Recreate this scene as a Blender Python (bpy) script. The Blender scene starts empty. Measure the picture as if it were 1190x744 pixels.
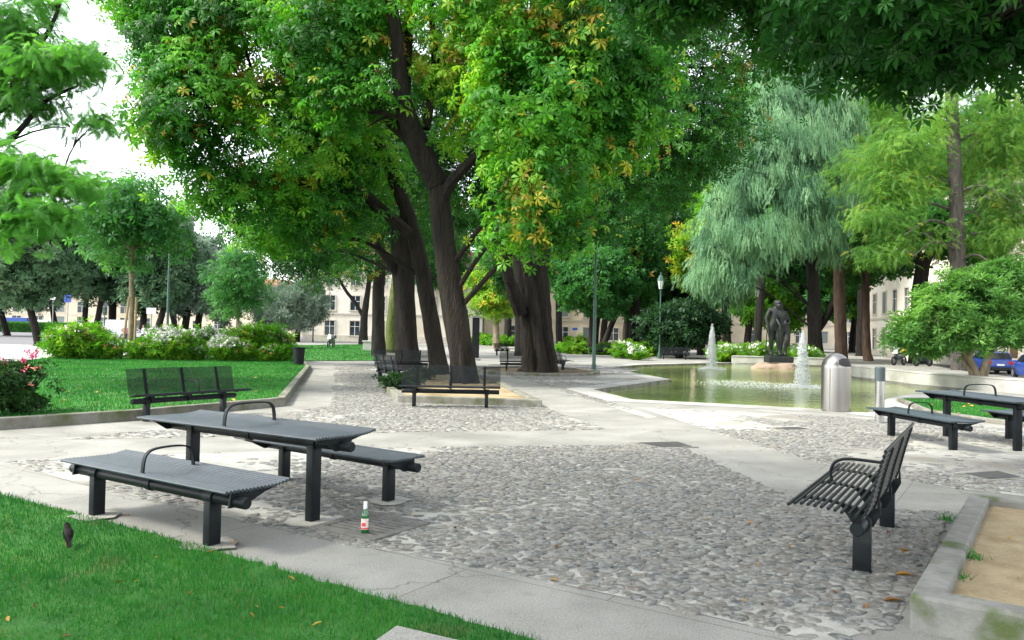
import bpy, bmesh, math, random
import numpy as np
from mathutils import Vector, Matrix, Quaternion
from mathutils.geometry import tessellate_polygon

random.seed(7)
RNG = np.random.default_rng(11)
scene = bpy.context.scene
COL = scene.collection
PI = math.pi

# ------------------------------------------------------------------ camera
W0, H0, F0 = 1190.0, 744.0, 916.0
CH = 1.6
PITCH = math.atan((388.0 - H0 / 2) / F0)
ROLL = math.radians(1.15)
_f = np.array([0, math.cos(PITCH), math.sin(PITCH)])
_r0 = np.array([1.0, 0, 0])
_u0 = np.cross(_r0, _f)
_r = math.cos(ROLL) * _r0 + math.sin(ROLL) * _u0
_u = math.cos(ROLL) * _u0 - math.sin(ROLL) * _r0
cam = bpy.data.cameras.new("camera")
cam.sensor_fit = 'HORIZONTAL'
cam.angle = 2 * math.atan(W0 / 2 / F0)
cam.clip_start = 0.05
cam.clip_end = 3000
camo = bpy.data.objects.new("camera", cam)
COL.objects.link(camo)
camo.matrix_world = Matrix(((_r[0], _u[0], -_f[0], 0), (_r[1], _u[1], -_f[1], 0), (_r[2], _u[2], -_f[2], CH), (0, 0, 0, 1)))
scene.camera = camo


def at(px, py, z=0.0):
    """survey helper: the point of the place at height z seen at that spot of the photograph"""
    d = _f + (px - W0 / 2) / F0 * _r - (py - H0 / 2) / F0 * _u
    t = (z - CH) / d[2]
    return np.array([0, 0, CH]) + t * d


def atd(px, py, dist):
    """the same for a known distance"""
    d = _f + (px - W0 / 2) / F0 * _r - (py - H0 / 2) / F0 * _u
    return np.array([0, 0, CH]) + d * (dist / d[1])


# ------------------------------------------------------------------ light
SUN_DIR = Vector((-0.66, -0.16, 0.73)).normalized()     # towards the sun
sun = bpy.data.lights.new("sun", 'SUN')
sun.energy = 1.6
sun.angle = math.radians(12)
sun.color = (1.0, 0.95, 0.85)
suno = bpy.data.objects.new("sun", sun)
suno.rotation_mode = 'QUATERNION'
suno.rotation_quaternion = (-SUN_DIR).to_track_quat('-Z', 'Y')
suno.location = (-30, -10, 40)
COL.objects.link(suno)
world = bpy.data.worlds.new("World")
scene.world = world
world.use_nodes = True
wn, wl = world.node_tree.nodes, world.node_tree.links
sky = wn.new('ShaderNodeTexSky')
sky.sky_type = 'NISHITA'
sky.sun_disc = False
sky.sun_elevation = math.asin(SUN_DIR.z)
sky.sun_rotation = math.atan2(SUN_DIR.x, SUN_DIR.y)
sky.air_density = 1.0
sky.dust_density = 1.5
sky.ozone_density = 1.0
hs = wn.new('ShaderNodeHueSaturation')
hs.inputs['Saturation'].default_value = 0.25
bg = wn['Background']
bg.inputs['Strength'].default_value = 0.15
wl.new(sky.outputs[0], hs.inputs['Color'])
wl.new(hs.outputs[0], bg.inputs['Color'])
scene.view_settings.view_transform = 'Standard'
scene.view_settings.look = 'None'
scene.view_settings.gamma = 1
scene.view_settings.use_curve_mapping = False
scene.view_settings.exposure = 2.08
scene.render.engine = 'CYCLES'
cy = scene.cycles
cy.max_bounces = 6
cy.diffuse_bounces = 3
cy.glossy_bounces = 3
cy.transmission_bounces = 4
cy.transparent_max_bounces = 6
cy.caustics_reflective = False
cy.caustics_refractive = False
cy.use_denoising = True
try:
    cy.denoiser = 'OPENIMAGEDENOISE'
except Exception:
    pass
cy.sample_clamp_indirect = 6


# ------------------------------------------------------------------ materials
def new_mat(name):
    m = bpy.data.materials.new(name)
    m.use_nodes = True
    nt = m.node_tree
    for n in list(nt.nodes):
        nt.nodes.remove(n)
    out = nt.nodes.new('ShaderNodeOutputMaterial')
    return m, nt, out


def ramp(nt, stops):
    r = nt.nodes.new('ShaderNodeValToRGB')
    e = r.color_ramp.elements
    while len(e) < len(stops):
        e.new(0.5)
    for i, (p, c) in enumerate(stops):
        e[i].position = p
        e[i].color = (c[0], c[1], c[2], 1)
    return r


def surf(name, c1, c2, scale=3.0, rough=0.8, bump=0.2, bscale=None, stretch=(1, 1, 1), metal=0.0, spec=0.4, detail=6, lo=0.35, hi=0.65,
         c3=None, s3=0.4, lo3=0.5, hi3=0.7, dist=0.01, coat=0.0, world_space=True):
    """two-tone noisy surface with an optional third blotch colour"""
    m, nt, out = new_mat(name)
    N, L = nt.nodes, nt.links
    if world_space:
        co = N.new('ShaderNodeNewGeometry').outputs['Position']
    else:
        co = N.new('ShaderNodeTexCoord').outputs['Object']
    mp = N.new('ShaderNodeMapping')
    mp.inputs['Scale'].default_value = stretch
    L.new(co, mp.inputs['Vector'])
    nz = N.new('ShaderNodeTexNoise')
    nz.inputs['Scale'].default_value = scale
    nz.inputs['Detail'].default_value = detail
    nz.inputs['Roughness'].default_value = 0.65
    L.new(mp.outputs[0], nz.inputs['Vector'])
    r = ramp(nt, [(lo, c1), (hi, c2)])
    L.new(nz.outputs['Fac'], r.inputs['Fac'])
    col = r.outputs[0]
    if c3:
        n3 = N.new('ShaderNodeTexNoise')
        n3.inputs['Scale'].default_value = s3
        n3.inputs['Detail'].default_value = 5
        L.new(mp.outputs[0], n3.inputs['Vector'])
        r3 = ramp(nt, [(lo3, (0, 0, 0)), (hi3, (1, 1, 1))])
        L.new(n3.outputs['Fac'], r3.inputs['Fac'])
        mx = N.new('ShaderNodeMixRGB')
        L.new(r3.outputs[0], mx.inputs['Fac'])
        L.new(col, mx.inputs['Color1'])
        mx.inputs['Color2'].default_value = (*c3, 1)
        col = mx.outputs[0]
    p = N.new('ShaderNodeBsdfPrincipled')
    L.new(col, p.inputs['Base Color'])
    p.inputs['Roughness'].default_value = rough
    p.inputs['Metallic'].default_value = metal
    p.inputs['Specular IOR Level'].default_value = spec
    p.inputs['Coat Weight'].default_value = coat
    if bump > 0:
        nb = N.new('ShaderNodeTexNoise')
        nb.inputs['Scale'].default_value = bscale or scale * 6
        nb.inputs['Detail'].default_value = 6
        L.new(mp.outputs[0], nb.inputs['Vector'])
        b = N.new('ShaderNodeBump')
        b.inputs['Strength'].default_value = bump
        b.inputs['Distance'].default_value = dist
        L.new(nb.outputs['Fac'], b.inputs['Height'])
        L.new(b.outputs[0], p.inputs['Normal'])
    L.new(p.outputs[0], out.inputs[0])
    return m


def leafm(name, stops, trans=0.38, tcol=(1.5, 1.7, 0.7), rough=0.5):
    """leaf: colour by the leaf's own tone, part of the light passes through"""
    m, nt, out = new_mat(name)
    N, L = nt.nodes, nt.links
    a = N.new('ShaderNodeAttribute')
    a.attribute_name = 'tone'
    r = ramp(nt, stops)
    r.color_ramp.interpolation = 'LINEAR'
    L.new(a.outputs['Fac'], r.inputs['Fac'])
    p = N.new('ShaderNodeBsdfPrincipled')
    p.inputs['Roughness'].default_value = rough
    p.inputs['Specular IOR Level'].default_value = 0.2
    L.new(r.outputs[0], p.inputs['Base Color'])
    mu = N.new('ShaderNodeVectorMath')
    mu.operation = 'MULTIPLY'
    mu.inputs[1].default_value = tcol
    L.new(r.outputs[0], mu.inputs[0])
    t = N.new('ShaderNodeBsdfTranslucent')
    L.new(mu.outputs[0], t.inputs['Color'])
    mx = N.new('ShaderNodeMixShader')
    mx.inputs[0].default_value = trans
    L.new(p.outputs[0], mx.inputs[1])
    L.new(t.outputs[0], mx.inputs[2])
    L.new(mx.outputs[0], out.inputs[0])
    return m


def plain(name, c, rough=0.5, metal=0.0, spec=0.5, emit=None, trans=0.0, coat=0.0):
    m, nt, out = new_mat(name)
    p = nt.nodes.new('ShaderNodeBsdfPrincipled')
    p.inputs['Base Color'].default_value = (*c, 1)
    p.inputs['Roughness'].default_value = rough
    p.inputs['Metallic'].default_value = metal
    p.inputs['Specular IOR Level'].default_value = spec
    p.inputs['Transmission Weight'].default_value = trans
    p.inputs['Coat Weight'].default_value = coat
    nt.links.new(p.outputs[0], out.inputs[0])
    return m


M = {}
def paving_mat():
    m = surf('pale_concrete', (0.228, 0.226, 0.206), (0.340, 0.336, 0.31), 1.6, 0.88, 0.5, 160, detail=12, c3=(0.17, 0.168, 0.152), s3=0.55, lo3=0.50, hi3=0.75, dist=0.004)
    nt = m.node_tree
    N, L = nt.nodes, nt.links
    p = [n for n in N if n.type == 'BSDF_PRINCIPLED'][0]
    src = p.inputs['Base Color'].links[0].from_socket
    g = N.new('ShaderNodeNewGeometry')
    # stains with their own outline
    n2 = N.new('ShaderNodeTexNoise')
    n2.inputs['Scale'].default_value = 3.2
    n2.inputs['Detail'].default_value = 8
    n2.inputs['Roughness'].default_value = 0.75
    L.new(g.outputs['Position'], n2.inputs['Vector'])
    r2 = ramp(nt, [(0.52, (1, 1, 1)), (0.74, (0.66, 0.65, 0.61))])
    L.new(n2.outputs['Fac'], r2.inputs['Fac'])
    n4 = N.new('ShaderNodeTexNoise')
    n4.inputs['Scale'].default_value = 90
    n4.inputs['Detail'].default_value = 3
    L.new(g.outputs['Position'], n4.inputs['Vector'])
    r4 = ramp(nt, [(0.34, (0.72, 0.72, 0.72)), (0.62, (1.12, 1.12, 1.1))])
    L.new(n4.outputs['Fac'], r4.inputs['Fac'])
    # joints and a few wandering cracks
    mp = N.new('ShaderNodeMapping')
    mp.inputs['Rotation'].default_value = (0, 0, math.radians(33))
    L.new(g.outputs['Position'], mp.inputs['Vector'])
    bk = N.new('ShaderNodeTexBrick')
    bk.inputs['Scale'].default_value = 1.0
    bk.inputs['Brick Width'].default_value = 2.1
    bk.inputs['Row Height'].default_value = 1.45
    bk.inputs['Mortar Size'].default_value = 0.006
    bk.inputs['Mortar Smooth'].default_value = 0.3
    bk.inputs['Color1'].default_value = (1, 1, 1, 1)
    bk.inputs['Color2'].default_value = (0.90, 0.90, 0.89, 1)
    bk.inputs['Mortar'].default_value = (0.55, 0.54, 0.50, 1)
    L.new(mp.outputs[0], bk.inputs['Vector'])
    vo = N.new('ShaderNodeTexVoronoi')
    vo.feature = 'DISTANCE_TO_EDGE'
    vo.inputs['Scale'].default_value = 0.32
    nd = N.new('ShaderNodeTexNoise')
    nd.inputs['Scale'].default_value = 2.5
    nd.inputs['Detail'].default_value = 6
    L.new(g.outputs['Position'], nd.inputs['Vector'])
    mxv = N.new('ShaderNodeMixRGB')
    mxv.blend_type = 'ADD'
    mxv.inputs['Fac'].default_value = 0.6
    L.new(g.outputs['Position'], mxv.inputs['Color1'])
    L.new(nd.outputs['Color'], mxv.inputs['Color2'])
    L.new(mxv.outputs[0], vo.inputs['Vector'])
    rv = ramp(nt, [(0.0, (0.55, 0.54, 0.5)), (0.0035, (1, 1, 1))])
    L.new(vo.outputs['Distance'], rv.inputs['Fac'])
    col = src
    for s in (r2.outputs[0], r4.outputs[0], bk.outputs['Color'], rv.outputs[0]):
        mu = N.new('ShaderNodeMixRGB')
        mu.blend_type = 'MULTIPLY'
        mu.inputs['Fac'].default_value = 1
        L.new(col, mu.inputs['Color1'])
        L.new(s, mu.inputs['Color2'])
        col = mu.outputs[0]
    L.new(col, p.inputs['Base Color'])
    return m


M['paving'] = paving_mat()
M['coping'] = surf('pond_coping', (0.30, 0.295, 0.275), (0.42, 0.415, 0.385), 1.5, 0.8, 0.2, 50, c3=(0.22, 0.215, 0.18), s3=0.8, dist=0.005)
M['mortar'] = surf('dusty_mortar', (0.27, 0.27, 0.24), (0.42, 0.415, 0.375), 5, 0.95, 0.6, 90, c3=(0.19, 0.18, 0.15), s3=0.45, lo3=0.5, hi3=0.62, dist=0.008)
M['asphalt'] = surf('asphalt', (0.10, 0.10, 0.105), (0.16, 0.16, 0.165), 2, 0.9, 0.2, 40)
M['footway'] = surf('pale_footway', (0.42, 0.40, 0.38), (0.52, 0.50, 0.48), 1, 0.9, 0.1, 20)
M['kerb'] = surf('mossy_kerb', (0.13, 0.125, 0.10), (0.22, 0.215, 0.185), 4, 0.9, 0.5, 50, c3=(0.075, 0.092, 0.035), s3=1.7, lo3=0.5, hi3=0.66, dist=0.01)
M['kerb_clean'] = surf('grey_granite_kerb', (0.15, 0.15, 0.135), (0.24, 0.24, 0.215), 5, 0.85, 0.5, 60, c3=(0.07, 0.095, 0.03), s3=3.0, lo3=0.58, hi3=0.70, dist=0.008)
M['sand'] = surf('sandy_soil', (0.28, 0.215, 0.12), (0.40, 0.325, 0.20), 3, 0.95, 0.8, 30, c3=(0.2, 0.14, 0.065), s3=1.3, lo3=0.52, hi3=0.68, dist=0.03)
M['soil'] = surf('dark_soil', (0.05, 0.035, 0.02), (0.12, 0.085, 0.05), 4, 0.95, 0.8, 30, dist=0.03)
M['turf'] = surf('turf', (0.02, 0.11, 0.014), (0.045, 0.18, 0.02), 1.2, 0.95, 0.8, 60, c3=(0.10, 0.10, 0.035), s3=1.6, lo3=0.62, hi3=0.74, dist=0.03)
M['bark'] = surf('chestnut_bark', (0.003, 0.0026, 0.0022), (0.022, 0.016, 0.011), 2.2, 0.95, 1.0, 9, stretch=(2.2, 2.2, 0.45), c3=(0.026, 0.022, 0.013), s3=0.9, dist=0.12)
M['bark_dark'] = surf('dark_bark', (0.005, 0.0045, 0.004), (0.022, 0.017, 0.013), 2.5, 0.95, 1.0, 9, stretch=(2, 2, 0.5), dist=0.05)
M['bark_pale'] = surf('pale_bark', (0.15, 0.115, 0.075), (0.30, 0.25, 0.17), 3, 0.9, 0.8, 12, stretch=(2, 2, 0.6), dist=0.03)
M['bark_red'] = surf('reddish_bark', (0.045, 0.028, 0.02), (0.11, 0.072, 0.05), 3, 0.9, 0.9, 12, stretch=(2, 2, 0.4), dist=0.04)
M['bark_grey'] = surf('grey_bark', (0.035, 0.03, 0.026), (0.10, 0.088, 0.075), 3, 0.9, 0.9, 12, stretch=(2, 2, 0.4), dist=0.04)
M['bark_moss'] = surf('mossy_bark', (0.045, 0.06, 0.012), (0.10, 0.13, 0.03), 3, 0.95, 0.9, 12, stretch=(2, 2, 0.6), dist=0.04)
M['bench'] = surf('slate_grey_paint', (0.0055, 0.008, 0.0095), (0.011, 0.015, 0.017), 9, 0.48, 0.06, 120, spec=0.2, world_space=False, c3=(0.026, 0.031, 0.033), s3=6, lo3=0.60, hi3=0.75, dist=0.002)
M['tabletop'] = surf('worn_skylit_grey_paint', (0.020, 0.032, 0.039), (0.036, 0.052, 0.062), 7, 0.38, 0.05, 120, spec=0.55, world_space=False, c3=(0.06, 0.075, 0.08), s3=4, lo3=0.6, hi3=0.8, dist=0.002)  # paint of the tops, made lighter and bluer for the sky reflected on them
M['steel'] = surf('brushed_steel', (0.30, 0.29, 0.275), (0.42, 0.40, 0.38), 4, 0.30, 0.05, 60, stretch=(1, 1, 0.1), metal=1.0, world_space=False, c3=(0.22, 0.21, 0.195), s3=2)
M['bollard_cap'] = plain('slate_cap_paint', (0.045, 0.065, 0.07), 0.5)
M['chrome'] = plain('polished_steel', (0.7, 0.7, 0.7), 0.15, 1.0)
M['black'] = plain('black_opening', (0.01, 0.01, 0.01), 0.7)
M['iron'] = surf('cast_iron', (0.04, 0.04, 0.038), (0.085, 0.082, 0.076), 8, 0.75, 0.4, 60, metal=0.2, dist=0.004)
M['iron_dusty'] = surf('dusty_iron', (0.10, 0.098, 0.09), (0.17, 0.165, 0.15), 8, 0.8, 0.4, 60, dist=0.004)
M['lamp_green'] = surf('green_post_paint', (0.03, 0.075, 0.055), (0.045, 0.10, 0.075), 5, 0.5, 0.05, world_space=False)
M['bronze'] = surf('dark_bronze', (0.005, 0.007, 0.007), (0.014, 0.018, 0.0175), 3, 0.6, 0.3, 14, metal=0.0, world_space=False, c3=(0.025, 0.034, 0.032), s3=1.6, lo3=0.6, hi3=0.8, dist=0.02)
M['rock'] = surf('pinkish_rock', (0.19, 0.135, 0.095), (0.32, 0.24, 0.175), 1.5, 0.9, 0.8, 6, dist=0.06, world_space=False)
M['white'] = plain('white_paint', (0.78, 0.78, 0.76), 0.5)
M['blue_sign'] = plain('sign_blue', (0.015, 0.06, 0.33), 0.4)
M['grey_metal'] = plain('grey_metal', (0.25, 0.26, 0.26), 0.5, 0.5)
M['rubber'] = plain('rubber', (0.015, 0.015, 0.015), 0.8)
M['glass'] = plain('dark_glass', (0.02, 0.025, 0.03), 0.08, 0.0, 0.6)
M['lampglass'] = plain('lamp_glass', (0.62, 0.66, 0.62), 0.25, 0.0, 0.5)
M['red_light'] = plain('red_lens', (0.45, 0.01, 0.01), 0.25)
M['clear_light'] = plain('clear_lens', (0.7, 0.7, 0.7), 0.15)
M['yellow'] = plain('yellow_paint', (0.65, 0.45, 0.03), 0.5)
M['wood'] = surf('stake_wood', (0.27, 0.19, 0.09), (0.40, 0.30, 0.16), 5, 0.85, 0.3, 30, stretch=(3, 3, 0.4))
M['cream'] = surf('cream_render', (0.62, 0.52, 0.38), (0.72, 0.62, 0.47), 0.6, 0.9, 0.1, 8, c3=(0.52, 0.42, 0.3), s3=0.15)
M['cream_pale'] = surf('pale_render', (0.72, 0.66, 0.55), (0.80, 0.75, 0.65), 0.5, 0.9, 0.1, 8, c3=(0.62, 0.54, 0.43), s3=0.12)
M['stone_trim'] = surf('stone_trim', (0.5, 0.45, 0.37), (0.62, 0.57, 0.48), 2, 0.85, 0.2, 14)
M['roof_tile'] = surf('roof_tile', (0.24, 0.10, 0.055), (0.36, 0.17, 0.10), 4, 0.9, 0.5, 12)
M['shutter'] = plain('grey_green_shutter', (0.16, 0.19, 0.18), 0.6)
M['pane'] = plain('window_pane', (0.03, 0.045, 0.055), 0.1, 0.0, 0.6)
M['door_wood'] = plain('brown_door', (0.09, 0.055, 0.03), 0.6)
M['bluetarp'] = plain('blue_tarpaulin', (0.02, 0.06, 0.26), 0.6)
M['skin'] = plain('skin', (0.5, 0.3, 0.2), 0.6)
M['hair'] = plain('dark_hair', (0.03, 0.02, 0.015), 0.7)
M['jeans'] = plain('denim', (0.05, 0.08, 0.16), 0.85)
M['pinkcloth'] = plain('pink_cloth', (0.62, 0.25, 0.30), 0.85)
M['whitecloth'] = plain('white_cloth', (0.75, 0.73, 0.74), 0.85)
M['redcloth'] = plain('red_cloth', (0.6, 0.08, 0.05), 0.85)
M['feather'] = surf('blackbird_plumage', (0.006, 0.005, 0.005), (0.014, 0.012, 0.011), 30, 0.85, 0.2, 90, spec=0.15, world_space=False)
M['beak'] = plain('beak', (0.35, 0.2, 0.03), 0.5)
M['bottle'] = plain('green_glass', (0.012, 0.16, 0.035), 0.06, 0.0, 0.7, trans=0.35, coat=0.5)
M['foil'] = plain('white_foil', (0.72, 0.74, 0.74), 0.4)
M['label_red'] = plain('red_label', (0.55, 0.06, 0.06), 0.5)
M['label_pale'] = plain('pale_label', (0.68, 0.55, 0.5), 0.5)
M['petal_white'] = plain('white_petals', (0.8, 0.78, 0.76), 0.7)
M['petal_pink'] = plain('pink_petals', (0.75, 0.12, 0.26), 0.7)
M['petal_coral'] = plain('coral_petals', (0.8, 0.22, 0.16), 0.7)
M['petal_yellow'] = plain('yellow_petals', (0.75, 0.5, 0.08), 0.7)
M['berries'] = plain('orange_fruit', (0.55, 0.2, 0.05), 0.6)

# ---- leaves
G = lambda *s: list(s)
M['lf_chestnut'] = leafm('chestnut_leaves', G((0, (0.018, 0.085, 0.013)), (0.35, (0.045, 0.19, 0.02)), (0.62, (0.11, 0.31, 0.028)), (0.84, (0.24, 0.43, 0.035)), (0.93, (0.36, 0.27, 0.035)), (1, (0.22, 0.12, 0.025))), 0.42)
M['lf_chestnut_deep'] = leafm('deep_green_chestnut_leaves', G((0, (0.009, 0.05, 0.012)), (0.5, (0.024, 0.11, 0.017)), (0.88, (0.06, 0.19, 0.022)), (0.96, (0.2, 0.18, 0.025)), (1, (0.22, 0.11, 0.02))), 0.34)  # deep green, darkened further for the shade inside and behind the canopy
M['lf_feather'] = leafm('feathery_leaves', G((0, (0.045, 0.16, 0.035)), (0.6, (0.1, 0.28, 0.055)), (1, (0.19, 0.42, 0.08))), 0.50)
M['lf_olive'] = leafm('grey_olive_leaves', G((0, (0.16, 0.245, 0.165)), (0.6, (0.27, 0.375, 0.275)), (1, (0.4, 0.49, 0.39))), 0.35, (0.800, 0.800, 0.800))
M['lf_holm'] = leafm('dark_holm_leaves', G((0, (0.05, 0.12, 0.055)), (0.6, (0.105, 0.21, 0.1)), (1, (0.21, 0.31, 0.165))), 0.34, (0.800, 0.800, 0.800))
M['lf_cedar'] = leafm('blue_green_needles', G((0, (0.085, 0.205, 0.105)), (0.5, (0.17, 0.345, 0.165)), (1, (0.31, 0.51, 0.25))), 0.30, (0.800, 0.800, 0.800))
M['lf_cypress'] = leafm('yellow_green_needles', G((0, (0.05, 0.135, 0.028)), (0.5, (0.105, 0.24, 0.048)), (0.85, (0.2, 0.35, 0.065)), (1, (0.36, 0.34, 0.06))), 0.42)
M['lf_maple'] = leafm('fresh_green_leaves', G((0, (0.03, 0.12, 0.035)), (0.6, (0.06, 0.2, 0.05)), (1, (0.13, 0.31, 0.07))), 0.40)
M['lf_lime'] = leafm('lime_yellow_leaves', G((0, (0.104, 0.221, 0.026)), (0.5, (0.182, 0.338, 0.033)), (0.85, (0.338, 0.416, 0.046)), (1, (0.520, 0.351, 0.052))), 0.45)
M['lf_privet'] = leafm('privet_leaves', G((0, (0.05, 0.15, 0.035)), (0.5, (0.11, 0.26, 0.06)), (1, (0.21, 0.38, 0.09))), 0.35)
M['lf_dark'] = leafm('dark_evergreen_leaves', G((0, (0.014, 0.045, 0.018)), (0.7, (0.025, 0.075, 0.025)), (1, (0.045, 0.11, 0.03))), 0.22)
M['lf_shrub'] = leafm('bright_shrub_leaves', G((0, (0.04, 0.15, 0.012)), (0.5, (0.1, 0.27, 0.02)), (1, (0.24, 0.38, 0.035))), 0.42)
M['lf_rose'] = leafm('rose_leaves', G((0, (0.016, 0.05, 0.014)), (0.6, (0.03, 0.085, 0.02)), (1, (0.06, 0.10, 0.03))), 0.28)
M['grass'] = leafm('grass_blades', G((0, (0.012, 0.105, 0.016)), (0.55, (0.024, 0.165, 0.024)), (0.93, (0.048, 0.235, 0.03)), (1, (0.19, 0.2, 0.06))), 0.34, (1.2, 1.3, 0.7), 0.45)
M['fallen'] = leafm('fallen_leaf', G((0, (0.5, 0.34, 0.06)), (0.5, (0.42, 0.22, 0.04)), (0.8, (0.22, 0.11, 0.035)), (1, (0.12, 0.06, 0.025))), 0.2, (1.2, 1.1, 0.8))


def stone_mat():
    m, nt, out = new_mat('river_cobbles')
    N, L = nt.nodes, nt.links
    a = N.new('ShaderNodeAttribute')
    a.attribute_name = 'tone'
    r = ramp(nt, G((0.0, (0.058, 0.062, 0.060)), (0.2, (0.102, 0.106, 0.102)), (0.38, (0.138, 0.122, 0.100)), (0.55, (0.082, 0.08, 0.072)), (0.72, (0.155, 0.155, 0.143)), (0.88, (0.135, 0.125, 0.106)), (1, (0.215, 0.213, 0.19))))
    L.new(a.outputs['Fac'], r.inputs['Fac'])
    g = N.new('ShaderNodeNewGeometry')
    n1 = N.new('ShaderNodeTexNoise')
    n1.inputs['Scale'].default_value = 25
    n1.inputs['Detail'].default_value = 5
    L.new(g.outputs['Position'], n1.inputs['Vector'])
    r1 = ramp(nt, G((0.40, (0, 0, 0)), (0.70, (0.75, 0.75, 0.75))))
    L.new(n1.outputs['Fac'], r1.inputs['Fac'])
    mx = N.new('ShaderNodeMixRGB')
    L.new(r1.outputs[0], mx.inputs['Fac'])
    L.new(r.outputs[0], mx.inputs['Color1'])
    mx.inputs['Color2'].default_value = (0.33, 0.325, 0.295, 1)
    p = N.new('ShaderNodeBsdfPrincipled')
    p.inputs['Roughness'].default_value = 0.68
    p.inputs['Specular IOR Level'].default_value = 0.4
    L.new(mx.outputs[0], p.inputs['Base Color'])
    b = N.new('ShaderNodeBump')
    b.inputs['Strength'].default_value = 0.3
    b.inputs['Distance'].default_value = 0.004
    L.new(n1.outputs['Fac'], b.inputs['Height'])
    L.new(b.outputs[0], p.inputs['Normal'])
    L.new(p.outputs[0], out.inputs[0])
    return m


M['cobble'] = stone_mat()


def water_mat():
    m, nt, out = new_mat('green_pond_water')
    N, L = nt.nodes, nt.links
    g = N.new('ShaderNodeNewGeometry')
    n0 = N.new('ShaderNodeTexNoise')
    n0.inputs['Scale'].default_value = 0.35
    n0.inputs['Detail'].default_value = 4
    L.new(g.outputs['Position'], n0.inputs['Vector'])
    r = ramp(nt, G((0.35, (0.15, 0.205, 0.055)), (0.65, (0.25, 0.30, 0.10))))
    L.new(n0.outputs['Fac'], r.inputs['Fac'])
    n1 = N.new('ShaderNodeTexNoise')
    n1.inputs['Scale'].default_value = 2.6
    n1.inputs['Detail'].default_value = 4
    n1.inputs['Roughness'].default_value = 0.6
    L.new(g.outputs['Position'], n1.inputs['Vector'])
    b = N.new('ShaderNodeBump')
    b.inputs['Strength'].default_value = 0.55
    b.inputs['Distance'].default_value = 0.05
    L.new(n1.outputs['Fac'], b.inputs['Height'])
    p = N.new('ShaderNodeBsdfPrincipled')
    p.inputs['Roughness'].default_value = 0.06
    p.inputs['IOR'].default_value = 1.33
    L.new(r.outputs[0], p.inputs['Base Color'])
    L.new(b.outputs[0], p.inputs['Normal'])
    L.new(p.outputs[0], out.inputs[0])
    return m


M['water'] = water_mat()
M['foam'] = leafm('white_water_foam', G((0, (0.75, 0.78, 0.78)), (1, (0.88, 0.9, 0.9))), 0.4, (1, 1, 1), 0.25)


# ------------------------------------------------------------------ mesh helpers
def tag(o, label=None, cat=None, group=None, kind=None):
    if label:
        o['label'] = label
    if cat:
        o['category'] = cat
    if group:
        o['group'] = group
    if kind:
        o['kind'] = kind
    return o


def thing(name, label, cat, loc=(0, 0, 0), rz=0.0, group=None):
    o = bpy.data.objects.new(name, None)
    o.empty_display_size = 0.2
    COL.objects.link(o)
    o.location = loc
    o.rotation_euler = (0, 0, rz)
    return tag(o, label, cat, group)


def dup(root, loc, rz=None, label=None, group=None, scale=None):
    r = root.copy()
    COL.objects.link(r)
    r.location = loc
    if rz is not None:
        r.rotation_euler = (0, 0, rz)
    if scale is not None:
        r.scale = scale if hasattr(scale, '__len__') else (scale,) * 3
    if label:
        r['label'] = label
    if group:
        r['group'] = group
    for ch in list(root.children):
        c = ch.copy()
        COL.objects.link(c)
        c.parent = r
        for g in list(ch.children):
            d = g.copy()
            COL.objects.link(d)
            d.parent = c
    return r


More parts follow.
